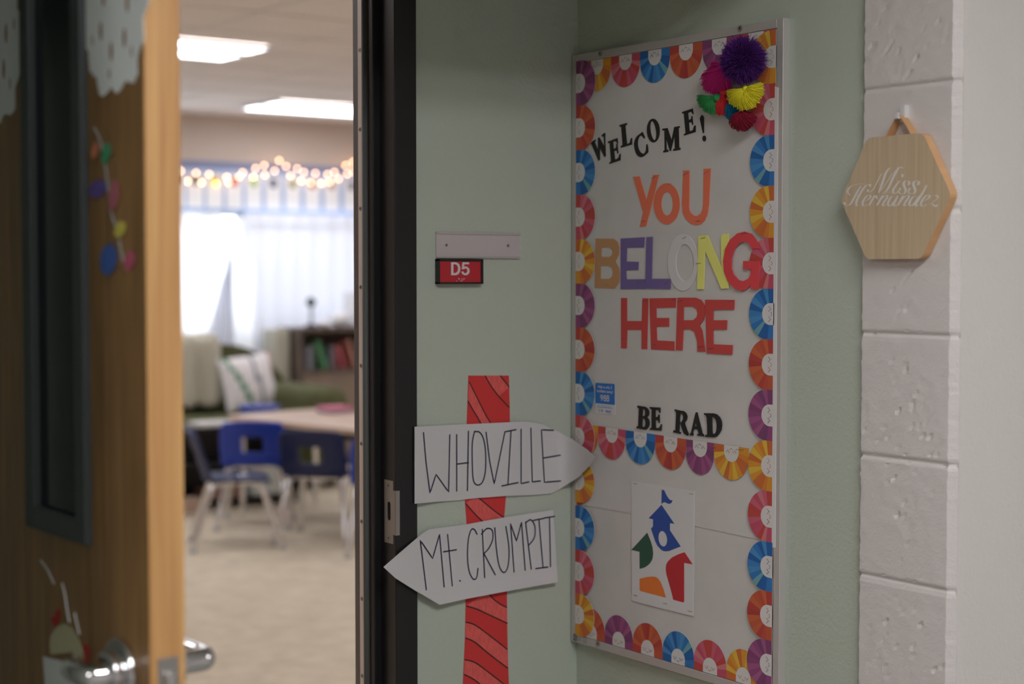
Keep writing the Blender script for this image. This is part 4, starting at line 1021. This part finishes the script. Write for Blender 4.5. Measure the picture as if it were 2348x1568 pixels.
arrow('arrow_sign', 'white paper arrow pointing left over the door frame, hand-lettered Mt. CRUMPIT',
      [(42, 990), (120, 922), (195, 857), (230, 828), (265, 805), (450, 780), (640, 745), (880, 708), (884, 770), (902, 1060)],
      [(42, 991), (100, 1045), (195, 1105), (320, 1177), (440, 1150), (650, 1110), (902, 1065)], Ym,
      [('L', (252, 1102), (222, 858), (283, 948), (317, 828), (340, 1088)), [(357, 830), (380, 1083)], [(337, 915), (400, 905)], [(416, 1057), (420, 1059)],
       [(502, 828), (490, 806), (474, 806), (460, 850), (455, 930), (462, 1005), (482, 1048), (500, 1042), (507, 997)],
       [(528, 805), (540, 1042)], [(524, 828), (550, 801), (576, 808), (580, 850), (562, 895), (535, 925)], [(537, 925), (592, 1028)],
       [(590, 797), (598, 900), (612, 985), (635, 1017), (655, 985), (660, 900), (645, 790)], ('L', (685, 1015), (668, 775), (697, 862), (722, 768), (740, 1005)),
       [(742, 768), (770, 1000)], [(742, 772), (768, 757), (788, 790), (785, 845), (758, 882)], [(780, 760), (832, 750)], [(808, 755), (828, 990)], [(792, 998), (852, 990)],
       [(834, 748), (885, 740)], [(860, 745), (865, 988)]])

# ------------------------------------------------------------------ hexagonal name sign
XF = 2.030
hp = [onX(*cp('M', *q_), XF) for q_ in ((163, 855), (1025, 865))]
hc = (hp[0] + hp[1]) / 2; HR = (hp[0] - hp[1]).length / 2
hx = empty('name_sign', Vector((XF + .018, hc.y, hc.z - HR * .87)), 'hexagonal wooden name sign lettered Miss Hernandez on the block corner', 'name sign')
def hexloop(r, X, rc=.010):
    out = []
    for i in range(6):
        a = math.pi / 3 * i; c_ = Vector((X, hc.y + r * math.cos(a), hc.z + r * math.sin(a)))
        pa = Vector((X, hc.y + r * math.cos(a - math.pi / 3), hc.z + r * math.sin(a - math.pi / 3))); pn = Vector((X, hc.y + r * math.cos(a + math.pi / 3), hc.z + r * math.sin(a + math.pi / 3)))
        d1 = (pa - c_).normalized() * rc; d2 = (pn - c_).normalized() * rc
        for k in range(5):
            t = k / 4; out.append((c_ + d1) * (1 - t) ** 2 + c_ * 2 * t * (1 - t) + (c_ + d2) * t * t)
    return out
hb = MB(); hb.poly([hexloop(HR, XF + .018)], NX, .018, 'hex_wood', side='hex_edge'); hb.build('wooden_hexagon', hx, bevel=.0015)
ztop = hc.z + HR * math.cos(math.pi / 6)
ap = onX(*cp('M', 608, 214), XF); st_ = MB()
yc = ap.y; hz = ap.z
prof = [(yc + .027, ztop - .004), (yc + .013, (ztop + hz) / 2 + .001), (yc + .003, hz - .002), (yc, hz), (yc - .003, hz - .002), (yc - .014, (ztop + hz) / 2 + .001), (yc - .029, ztop - .004)]
n_ = len(prof); vs = [(XF - .001 + .002, y_, z_) for y_, z_ in prof] + [(XF + .0185, y_, z_) for y_, z_ in prof]
st_.add(vs, [(i, i + 1, i + 1 + n_, i + n_) for i in range(n_ - 1)], 'leather'); st_.build('hanging_strap', hx, solid=.0016)
hk = MB(); hk.box((2.040, yc - .006, hz - .012), (2.0505, yc + .006, hz + .016), 'hook'); hk.box((2.028, yc - .004, hz - .007), (2.041, yc + .004, hz - .003), 'hook')
hk.box((2.027, yc - .004, hz - .007), (2.030, yc + .004, hz + .004), 'hook')
tag(hk.build('adhesive_hook', bevel=.001), 'small clear adhesive hook holding the hexagonal sign strap', 'hook')
def hh(x, y): return onX(*cp('H', x, y), XF)
def nib(w):
    nd = Vector((0, -0.80, -0.60))
    def f(d, t):
        dd = abs(d.z); up = abs(d.y)
        k = max(0.16, min(1.0, dd * 1.15 - 0.08))
        return w * k * (0.35 + 0.65 * math.sin(math.pi * min(1, max(0, t))) ** .5)
    return f
scr = MB()
def pen(pts, w=.0042): scr.stroke([hh(*q_) for q_ in crm(pts, 6)], NX, nib(w * 1.12), .0004, 'script', caps=False)
def dot(x, y, r=.0022): scr.disc(hh(x, y) + NX * .0013, NX, r, 'script', 12)
pen([(640, 700), (665, 728), (700, 715), (760, 650), (830, 510), (900, 380), (940, 330)], .0022); dot(643, 695, .0023)
pen([(1125, 220), (1070, 245), (1010, 330), (955, 480), (905, 620), (855, 745)], .0046)
pen([(855, 745), (960, 620), (1060, 470), (1150, 340), (1240, 260)], .0016)
pen([(1360, 235), (1325, 208), (1280, 222), (1220, 310), (1150, 450), (1080, 600), (1010, 710), (935, 745)], .0046)
pen([(935, 748), (1010, 750), (1110, 715)], .0030)
pen([(1305, 485), (1240, 560), (1170, 660), (1160, 730), (1195, 757), (1260, 715)]); dot(1358, 385, .0026)
for dx in (0, 198):
    pen([(1497 + dx, 565), (1500 + dx, 525), (1460 + dx, 495), (1405 + dx, 505), (1378 + dx, 560), (1405 + dx, 640), (1420 + dx, 700), (1385 + dx, 752), (1325 + dx, 762), (1278 + dx, 730), (1280 + dx, 680)], .0044)
    dot(1485 + dx, 560, .0022); dot(1308 + dx, 662, .0022)
pen([(275, 795), (225, 745), (222, 690), (270, 620), (360, 578), (470, 558), (575, 560)], .0040)
pen([(490, 598), (430, 700), (350, 850), (280, 965), (215, 1005), (160, 990)], .0044); dot(158, 962, .0026)
pen([(690, 590), (650, 568), (580, 610), (500, 720), (430, 850), (398, 950), (412, 1008), (450, 1000)], .0044); dot(688, 585, .0025)
pen([(350, 805), (410, 795), (480, 792)], .0040)
pen([(545, 915), (620, 895), (685, 835), (680, 795), (635, 795), (570, 860), (530, 940), (535, 1000), (575, 1012), (645, 970)], .0040)
pen([(785, 795), (730, 880), (660, 1005)], .0042); pen([(690, 950), (760, 840), (805, 800), (820, 845), (850, 870)], .0036)
pen([(945, 795), (890, 890), (820, 1005)], .0042); pen([(850, 960), (940, 840), (1010, 792), (1040, 830), (980, 920), (945, 985), (965, 1012), (1010, 985)], .0038)
pen([(1190, 805), (1130, 820), (1075, 900), (1052, 970), (1080, 1012), (1130, 990), (1200, 900), (1262, 805)], .0042); pen([(1265, 800), (1210, 900), (1172, 975), (1190, 1015), (1240, 985)], .0042)
pen([(1375, 795), (1320, 890), (1255, 1008)], .0042); pen([(1285, 965), (1380, 840), (1455, 792), (1485, 830), (1425, 920), (1388, 985), (1405, 1012), (1450, 985)], .0038)
pen([(1640, 805), (1580, 820), (1520, 900), (1495, 970), (1525, 1015), (1575, 990), (1650, 890), (1700, 805)], .0042); pen([(1862, 578), (1790, 710), (1700, 860), (1630, 975), (1640, 1018), (1690, 985)], .0044)
pen([(1755, 915), (1840, 890), (1912, 830), (1905, 795), (1860, 795), (1790, 860), (1742, 940), (1745, 1005), (1790, 1022), (1860, 975)], .0040)
pen([(2000, 800), (2045, 795), (2075, 812), (2105, 835)], .0050); pen([(2105, 832), (2030, 900), (1940, 975)], .0020); pen([(1940, 975), (1985, 985), (2020, 1010), (2050, 1022), (2085, 985)], .0050)
scr.build('script_lettering', hx)

# ------------------------------------------------------------------ classroom contents
# banner with cards
def wy(px, py, Y=RY1): return onY(px, py, Y)
zb1 = 2.345; zb0 = wy(600, 489).z
ban = MB(); ban.box((3.0, RY1 - .010, zb0), (8.3, RY1, zb1), 'trim_blue')
ban.box((3.0, RY1 - .014, zb1 - .055), (8.3, RY1 - .010, zb1), 'trim_mid')
tag(ban.build('wall_banner'), 'long pale blue paper banner across the window wall behind the string lights', 'banner')
blob = [(60, 70, 50), (60, 70, 50), (225, 170, 30), (205, 40, 55), (150, 190, 110), (40, 60, 110), (130, 140, 100), (140, 30, 35), (150, 120, 120), (90, 90, 120), (60, 120, 90)]
cards = [onY(400 + 145 / 3.136 + (k - 1) * 44.7, 460, RY1).x for k in range(-1, 13)]
names_ = ['', 'dark olive', 'olive', 'yellow', 'red', 'pale green', 'dark blue', 'khaki', 'dark red', 'mauve', 'grey blue', 'green', 'tan', 'slate']
for k, xc in enumerate(cards):
    if k < 1: continue
    cdz0 = zb0 + .03; cdz1 = zb1 - .10
    r_ = empty('alphabet_card', (xc, RY1 - .014, cdz0), 'white teaching card with a %s picture, hanging in the banner row' % names_[k], 'card', 'teaching cards in a row along the banner')
    MB().box((xc - .067, RY1 - .0135, cdz0), (xc + .067, RY1 - .0105, cdz1), 'white_bright').build('card_sheet', r_)
    pm = MB(); pm.disc((xc, RY1 - .014, cdz1 - .05), NY, .030, mat('card picture %d' % k, rgb(*blob[(k - 1) % len(blob)]), .8), 16, r2=.038, t=.001); pm.build('picture', r_)
# string lights
pts = [(45, 1228), (95, 1303), (155, 1243), (195, 1312), (250, 1253), (298, 1322), (375, 1272), (390, 1310), (465, 1270), (490, 1240), (583, 1210), (568, 1272), (645, 1190), (650, 1257), (720, 1228), (753, 1155), (803, 1197), (835, 1262), (882, 1213), (930, 1238), (912, 1300), (980, 1313), (1013, 1245), (1055, 1318), (1102, 1253), (1115, 1310), (1150, 1238), (1180, 1285), (1232, 1190), (1243, 1250), (1285, 1165), (1285, 1235), (1340, 1190), (1370, 1250), (1430, 1280)]
sl = empty('string_lights', wy(600, 400, RY1 - .05), 'string of warm glowing bulbs draped along the top of the blue banner', 'string lights')
P3 = [onY(*cp('Q', *q_), RY1 - .055) for q_ in pts]
wr = MB(); wr.tube([p + Vector((0, 0.012, .012)) for p in P3], .0025, 'wire', 5); wr.build('wire', sl)
for i, p in enumerate(P3):
    b_ = MB(); b_.sphere(p, .0106, 'bulb_y' if i == 5 else 'bulb', 10, 8)
    b_.build('bulb', sl, smooth=True)
# curtains
def curtain(name, x0, x1, z0, z1, Y, m, folds, amp, label, shape=None, nz=10):
    mb = MB(); n = int(folds * 10)
    def fn(u, v):
        x = x0 + (x1 - x0) * u; z = z0 + (z1 - z0) * v
        if shape: x = shape(u, v, x)
        return Vector((x, Y + amp * math.sin(u * folds * 2 * math.pi + .6 * math.sin(v * 3)) + .004 * math.sin(u * 57), z))
    mb.grid(fn, n, nz, m)
    return tag(mb.build(name, smooth=True), label, 'curtain')
curtain('sheer_curtain', 5.55, 8.05, .62, zb0 - .005, RY1 - .09, 'sheer', 16, .012, 'flat pale sheer curtain covering the window under the banner')
rodm = MB(); rodm.tube([(4.9, RY1 - .115, wy(650, 517).z), (8.05, RY1 - .115, wy(650, 517).z)], .006, 'lamp_frame', 8); tag(rodm.build('curtain_rod'), 'thin white curtain rod in front of the pale sheer curtain', 'curtain rod')
def dsh(u, v, x):
    k = 0.78 + .22 * v if v > .55 else 0.85
    return 3.25 + (x - 3.25) * (0.95 - .09 * max(0, v - .72) / .28 * 1.3)
curtain('drape', 3.25, 5.72, .60, zb0 - .02, RY1 - .17, 'drape', 9, .035, 'bright white gathered drape at the door side of the window', dsh)
def tail(u, v, x):
    k = max(.03, 1 - v * 1.02) ** .8
    return 5.42 - .05 * v - .34 * k * (1 - u)
o_ = curtain('drape', 5.0, 5.4, .62, 1.62, RY1 - .24, 'sheer', 4, .02, 'added grey cloth standing for the shadowed fold of the bright white drape', tail)  # extra grey panel makes the shaded fold of the drape
# sofa
so = empty('sofa', (4.75, 10.25, 0), 'olive green upholstered sofa in front of the white drape', 'sofa')
def soft(name, a, b, m, parent, bev=.07):
    o = MB().box(a, b, m).build(name, parent, smooth=True)
    md = o.modifiers.new('bevel', 'BEVEL'); md.width = bev; md.segments = 6; md.limit_method = 'NONE'
    return o
soft('base', (3.95, 9.80, .06), (5.55, 10.80, .34), 'sofa', so, .04)
soft('seat', (4.10, 9.74, .33), (5.32, 10.55, .50), 'sofa', so, .06)
for fx in (4.0, 5.5):
    for fy in (9.86, 10.74): MB().box((fx - .03, fy - .03, .002), (fx + .03, fy + .03, .07), 'bookcase').build('foot', so)
bk = MB()
nxx = 24; loop = [(3.98, .34)]
for i in range(nxx + 1):
    u = i / nxx; x = 3.98 + 1.62 * u; z = .98 + .0 * u - .42 * max(0, (u - .62) / .38) ** 2.4
    loop.append((x, z))
loop.append((5.60, .34))
bk.poly([[(x, 10.84, z) for x, z in loop]], NY, .30, 'sofa')
bo = bk.build('backrest', so, smooth=False, bevel=.05)
soft('armrest', (5.26, 9.70, .06), (5.58, 10.60, .70), 'sofa', so, .10); soft('armrest', (3.86, 9.70, .06), (4.14, 10.60, .70), 'sofa', so, .10)
# throw and pillow
def thr(u, v):
    x = 4.42 + .54 * u + .05 * v * math.sin(u * 9)
    if v < .35: t = v / .35; z = .56 + (1.03 - .56) * t; y = 10.44 + .08 * t
    elif v < .5: t = (v - .35) / .15; z = 1.03 + .015 * math.sin(math.pi * t); y = 10.52 + .34 * t
    else: t = (v - .5) / .5; z = 1.03 - .4 * t; y = 10.87 + .01 * t
    return Vector((x, y - .03 * math.sin(u * 17) * (1 if v < .4 else .2) - .02, z + .01 * math.sin(u * 23)))
tb = MB(); tb.grid(thr, 44, 30, 'knit'); tag(tb.build('throw_blanket', smooth=True, solid=.02), 'cream knitted throw draped over the sofa back', 'blanket')
pw = MB()
def pil(s):
    def f(u, v):
        a = (u - .5) * 2; b = (v - .5) * 2
        h = .07 * (1 - abs(a) ** 2.6) ** .5 * (1 - abs(b) ** 2.6) ** .5
        x = a * .21 * (1 - .06 * (1 - b * b)); z = b * .19 * (1 - .06 * (1 - a * a)); tilt = .10
        X_ = x * math.cos(tilt) - z * math.sin(tilt); Z_ = x * math.sin(tilt) + z * math.cos(tilt)
        return Vector((5.10 + X_, 10.33 - s * h + .25 * Z_, .72 + Z_))
    return f
pw.grid(pil(1), 16, 16, 'pillow'); pw.grid(pil(-1), 16, 16, 'pillow')
i0 = len(pw.f)
for i in range(256):
    u = (i % 16) / 16; v = (i // 16) / 16
    if abs(u + .35 * v - .42) < .05: pw.mi[i] = pw.slot('pillow_green')
    elif abs(u - .62 + .05 * v) < .035: pw.mi[i] = pw.slot('pillow_grey')
    elif u > .88 and v > .5: pw.mi[i] = pw.slot('pillow_pink')
tag(pw.build('throw_pillow', smooth=True), 'white pillow with green and grey print leaning on the sofa', 'pillow')
# beige cabinet + bookcase
cb = empty('storage_cabinet', (5.70, 11.05, 0), 'narrow beige cabinet between the sofa and the dark bookcase', 'cabinet')
MB().box((5.66, 11.02, 0), (5.785, 11.22, 1.06), 'cabinet_beige').build('body', cb, bevel=.006)
MB().box((5.665, 11.005, .06), (5.78, 11.02, 1.03), 'cabinet_beige').build('door', cb, bevel=.003)
bc = empty('bookcase', (6.4, 11.05, 0), 'dark wooden bookcase against the window wall', 'bookcase')
for a, b, nm, m in (((5.80, 10.88, 0), (5.83, 11.22, 1.04), 'side_panel', 'bookcase'), ((6.97, 10.88, 0), (7.0, 11.22, 1.04), 'side_panel', 'bookcase'), ((5.80, 10.87, 1.04), (7.0, 11.22, 1.07), 'top', 'bookcase'),
                    ((5.83, 10.88, .715), (6.97, 11.20, .745), 'shelf', 'bookcase'), ((5.83, 10.88, .05), (6.97, 11.20, .08), 'shelf', 'bookcase'), ((5.83, 11.20, .05), (6.97, 11.22, 1.04), 'back_panel', 'bookcase'),
                    ((5.83, 10.89, .08), (6.97, 10.905, .715), 'front_panel', 'bookback')):
    MB().box(a, b, m).build(nm, bc)
bcol = [(92, 88, 100), (130, 132, 140), (88, 106, 96), (84, 138, 96), (84, 96, 104), (140, 84, 92), (190, 92, 102), (190, 134, 120), (108, 118, 124), (134, 114, 132), (92, 104, 124), (126, 124, 110)]  # cover colours washed out to carry the haze
x = 5.86; rb = random.Random(4)
bn = ['grey', 'pale grey', 'dark green', 'bright green', 'slate', 'wine red', 'bright red', 'salmon', 'grey blue', 'mauve', 'navy', 'khaki']
for k in range(24):
    w_ = rb.uniform(.022, .045); h_ = rb.uniform(.17, .24); kx = k % 12
    tilt = -.28 if kx in (3, 6, 7) else 0.0
    if x + w_ > 6.9: break
    bo_ = MB(); bo_.box((-w_ / 2, -.09, 0), (w_ / 2, .09, h_), mat('book cover %d' % k, rgb(*bcol[kx]), .6))
    o = bo_.build('book', origin=(0, 0, 0), bevel=.003); o.rotation_euler = (0, tilt, 0)
    x += w_ / 2 + (abs(math.sin(tilt)) * h_ * 1.0)
    o.location = (x, 11.0, .746 + abs(math.sin(tilt)) * w_ / 2); x += w_ / 2 + .004 + abs(math.sin(tilt)) * .01
    order = ['nearest the cabinet', 'toward the far end'][k // 12]
    tag(o, '%s %s book on the bookcase shelf, %s' % (bn[kx], 'leaning' if abs(tilt) > .2 else 'upright', order), 'book', 'books on the dark bookcase shelf')
# things on top of the bookcase
def topx(px, Y): return onY(px, 700, Y).x
tx_ = topx(713, 11.0)
gb = empty('desk_ornament', (tx_, 11.0, 1.07), 'dark round ornament on a slim stand on the bookcase', 'ornament')
b_ = MB(); b_.tube([(tx_, 11.0, 1.07), (tx_, 11.0, 1.085), (tx_, 11.0, 1.10)], [.05, .045, .012], 'black_shelf', 16); b_.build('base', gb)
b_ = MB(); b_.tube([(tx_, 11.0, 1.095), (tx_, 11.0, 1.235)], .011, mat('grey stem', (.35, .36, .4), .4), 10); b_.build('stem', gb)
b_ = MB(); b_.sphere((tx_, 11.0, 1.265), .038, mat('dark green ball', (0.02, .06, .055), .4), 14, 10); b_.build('ball', gb, smooth=True)
for (px, r_, z_, sc, lb) in ((778, .072, 1.132, (1.0, 1, .85), 'round white bag lying on the bookcase'), (742, .05, 1.098, (1.25, 1, .55), 'low white bundle beside the dark ornament')):
    b_ = MB(); b_.sphere((topx(px, 11.0), 11.0, z_), r_, 'white_bright', 16, 10, sc); tag(b_.build('white_bundle', smooth=True), lb, 'bundle')
x_ = topx(808, 11.02); b_ = MB(); b_.box((x_ - .03, 10.93, 1.07), (x_ + .16, 11.12, 1.35), 'white_bright'); tag(b_.build('white_box', bevel=.01), 'white box standing at the far side of the bookcase top', 'box')
# table
tc_ = Vector((4.76, 8.38, 0)); ang = math.atan2(.23, 1.44)
tbz = .62
tb_ = empty('classroom_table', tc_, 'low classroom table with a beige laminate top', 'table', rz=ang)
def rrect(w, h, r, n=6):
    out = []
    for cx, cy, a0 in ((w / 2 - r, h / 2 - r, 0), (-w / 2 + r, h / 2 - r, 90), (-w / 2 + r, -h / 2 + r, 180), (w / 2 - r, -h / 2 + r, 270)):
        for k in range(n + 1):
            a = R(a0 + 90 * k / n); out.append((cx + r * math.cos(a), cy + r * math.sin(a)))
    return out
def lbuild(mb, name, parent, **k):
    """part built in its thing's own axes"""
    o = mb.build(name, None, **k); o.parent = parent; return o
t_ = MB(); t_.poly([[(x, y, tbz - .028) for x, y in rrect(.78, 1.40, .10)]], (0, 0, 1), .028, 'table_top'); lbuild(t_, 'table_top', tb_)
t_ = MB(); t_.poly([[(x, y, tbz - .075) for x, y in rrect(.62, 1.34, .03)]], (0, 0, 1), .047, 'black_shelf'); lbuild(t_, 'apron', tb_)
for sx in (-1, 1):
    for sy in (-1, 1):
        t_ = MB(); t_.tube([(sx * .28, sy * .64, tbz - .03), (sx * .28, sy * .64, .02)], .016, 'chrome', 12); l_ = lbuild(t_, 'leg', tb_)
# chairs (kids' stacking chairs), built facing +y
def make_chair(m, label):
    t = empty('stacking_chair', (0, 0, 0), label, 'chair', 'blue classroom chairs around the table')
    def seat(u, v):
        a = (u - .5) * 2; b = (v - .5) * 2
        wd = .19 - .02 * (b < 0) * abs(b)
        return Vector((a * wd, b * .18, .385 - .022 * (1 - a * a) * (1 - b * b) - .02 * max(0, b) ** 4 * 1.0))
    s_ = MB(); s_.grid(seat, 12, 12, m); lbuild(s_, 'seat', t, smooth=True, solid=.008)
    def back(u, v):
        a = (u - .5) * 2
        wd = .19 * (1 - .12 * max(0, v - .6) ** 1.2 - .0)
        if v > .85: wd *= 1 - 1.2 * (v - .85) ** 1.3
        return Vector((a * wd, -.175 - .09 * v + .045 * a * a, .375 + .265 * v - .012 * a * a * (v > .8)))
    b_ = MB(); b_.grid(back, 18, 14, m, skip=lambda u, v: .32 < u < .68 and .28 < v < .62); lbuild(b_, 'backrest', t, smooth=True, solid=.008)
    for sx in (-1, 1):
        for sy in (-1, 1):
            l = MB(); l.tube(crm([(sx * .10, sy * .02, .362), (sx * .135, sy * .10, .360), (sx * .155, sy * .14, .325), (sx * .205, sy * .24, .012)], 5), .0155, 'chrome', 10)
            lo2 = lbuild(l, 'leg', t, smooth=True)
            c2 = MB(); c2.tube([(sx * .205, sy * .24, .002), (sx * .203, sy * .237, .03)], .018, mat('foot glide', (.5, .5, .5), .4) if 'foot glide' not in bpy.data.materials else bpy.data.materials['foot glide'], 10)
            c3 = c2.build('foot_glide', None, smooth=True); c3.parent = lo2; c3.location = Vector(c3.location) - Vector(lo2.location)
    u_ = MB(); u_.box((-.12, -.10, .352), (.12, .10, .360), 'chrome'); lbuild(u_, 'under_frame', t)
    return t
nv = make_chair('navy', 'navy plastic chair seen from the side beside the door edge'); nv.location = (3.86, 7.98, 0); nv.rotation_euler = (0, 0, R(-113))
c2 = copy_tree(nv); c2['label'] = 'navy plastic chair with its back to the doorway'; c2.location = (4.34, 7.88, 0); c2.rotation_euler = (0, 0, R(-46))
bl_ = make_chair('blue', 'bright blue plastic chair tucked in behind the navy chairs'); bl_.location = (4.28, 8.58, 0); bl_.rotation_euler = (0, 0, R(-32))
c4 = copy_tree(bl_); c4['label'] = 'bright blue chair half hidden by the door frame'; c4.location = (4.45, 7.38, 0); c4.rotation_euler = (0, 0, R(-30))
# black low shelf behind the chairs
sx0, sx1, sy0, sy1 = 3.70, 4.93, 9.28, 9.55
bs = empty('low_shelf', ((sx0 + sx1) / 2, sy0, 0), 'low black shelf unit behind the chairs', 'shelf unit')
for a, b, nm in (((sx0, sy0, .0), (sx0 + .02, sy1, .50), 'side_panel'), ((sx1 - .02, sy0, 0), (sx1, sy1, .50), 'side_panel'), ((sx0 - .01, sy0 - .01, .50), (sx1 + .01, sy1, .52), 'top'), ((sx0 + .02, sy0, .04), (sx1 - .02, sy1, .06), 'shelf'),
                 ((sx0 + .02, sy0, .28), (sx1 - .02, sy1, .30), 'shelf'), ((sx0 + .02, sy1 - .02, .06), (sx1 - .02, sy1, .50), 'back_panel')):
    MB().box(a, b, 'black_shelf').build(nm, bs)
for (a, b, col_, nm, lb, ct) in (((4.26, 9.30, .521), (4.52, 9.50, .545), (.75, .73, .70), 'paper_stack', 'stack of white paper on the low black shelf', 'paper stack'),
                             ((4.02, 9.20, .003), (4.20, 9.265, .10), (.55, .40, .32), 'storage_bin', 'small tan bin on the carpet in front of the low black shelf', 'bin'),
                             ((4.30, 9.31, .062), (4.56, 9.50, .13), (.30, .17, .13), 'storage_bin', 'reddish bin at the bottom of the low black shelf', 'bin'),
                             ((4.62, 9.31, .062), (4.88, 9.50, .24), (.72, .76, .72), 'storage_bin', 'white bin at the bottom of the low black shelf', 'bin')):
    tag(MB().box(a, b, mat(nm + ' surface', col_, .7)).build(nm, bevel=.004), lb, ct)
tub = MB(); tub.tube([(4.72, 9.41, .521), (4.72, 9.41, .56), (4.72, 9.41, .635)], [.09, .115, .135], 'blue', 28)
tag(tub.build('plastic_tub', smooth=False), 'blue plastic tub on the low black shelf', 'tub')
# stacked books on the table
for k, (c_, nm) in enumerate((((150, 150, 170), 'grey'), ((216, 120, 150), 'pink'))):
    b_ = MB(); b_.box((4.84, 8.70, tbz + .001 + k * .020), (5.03 - k * .02, 8.86, tbz + .020 + k * .020), mat('table book %d' % k, rgb(*c_), .6))
    tag(b_.build('book', bevel=.003), '%s book %s on the beige table' % (nm, 'under the pink one' if k == 0 else 'topmost of the pile'), 'book')
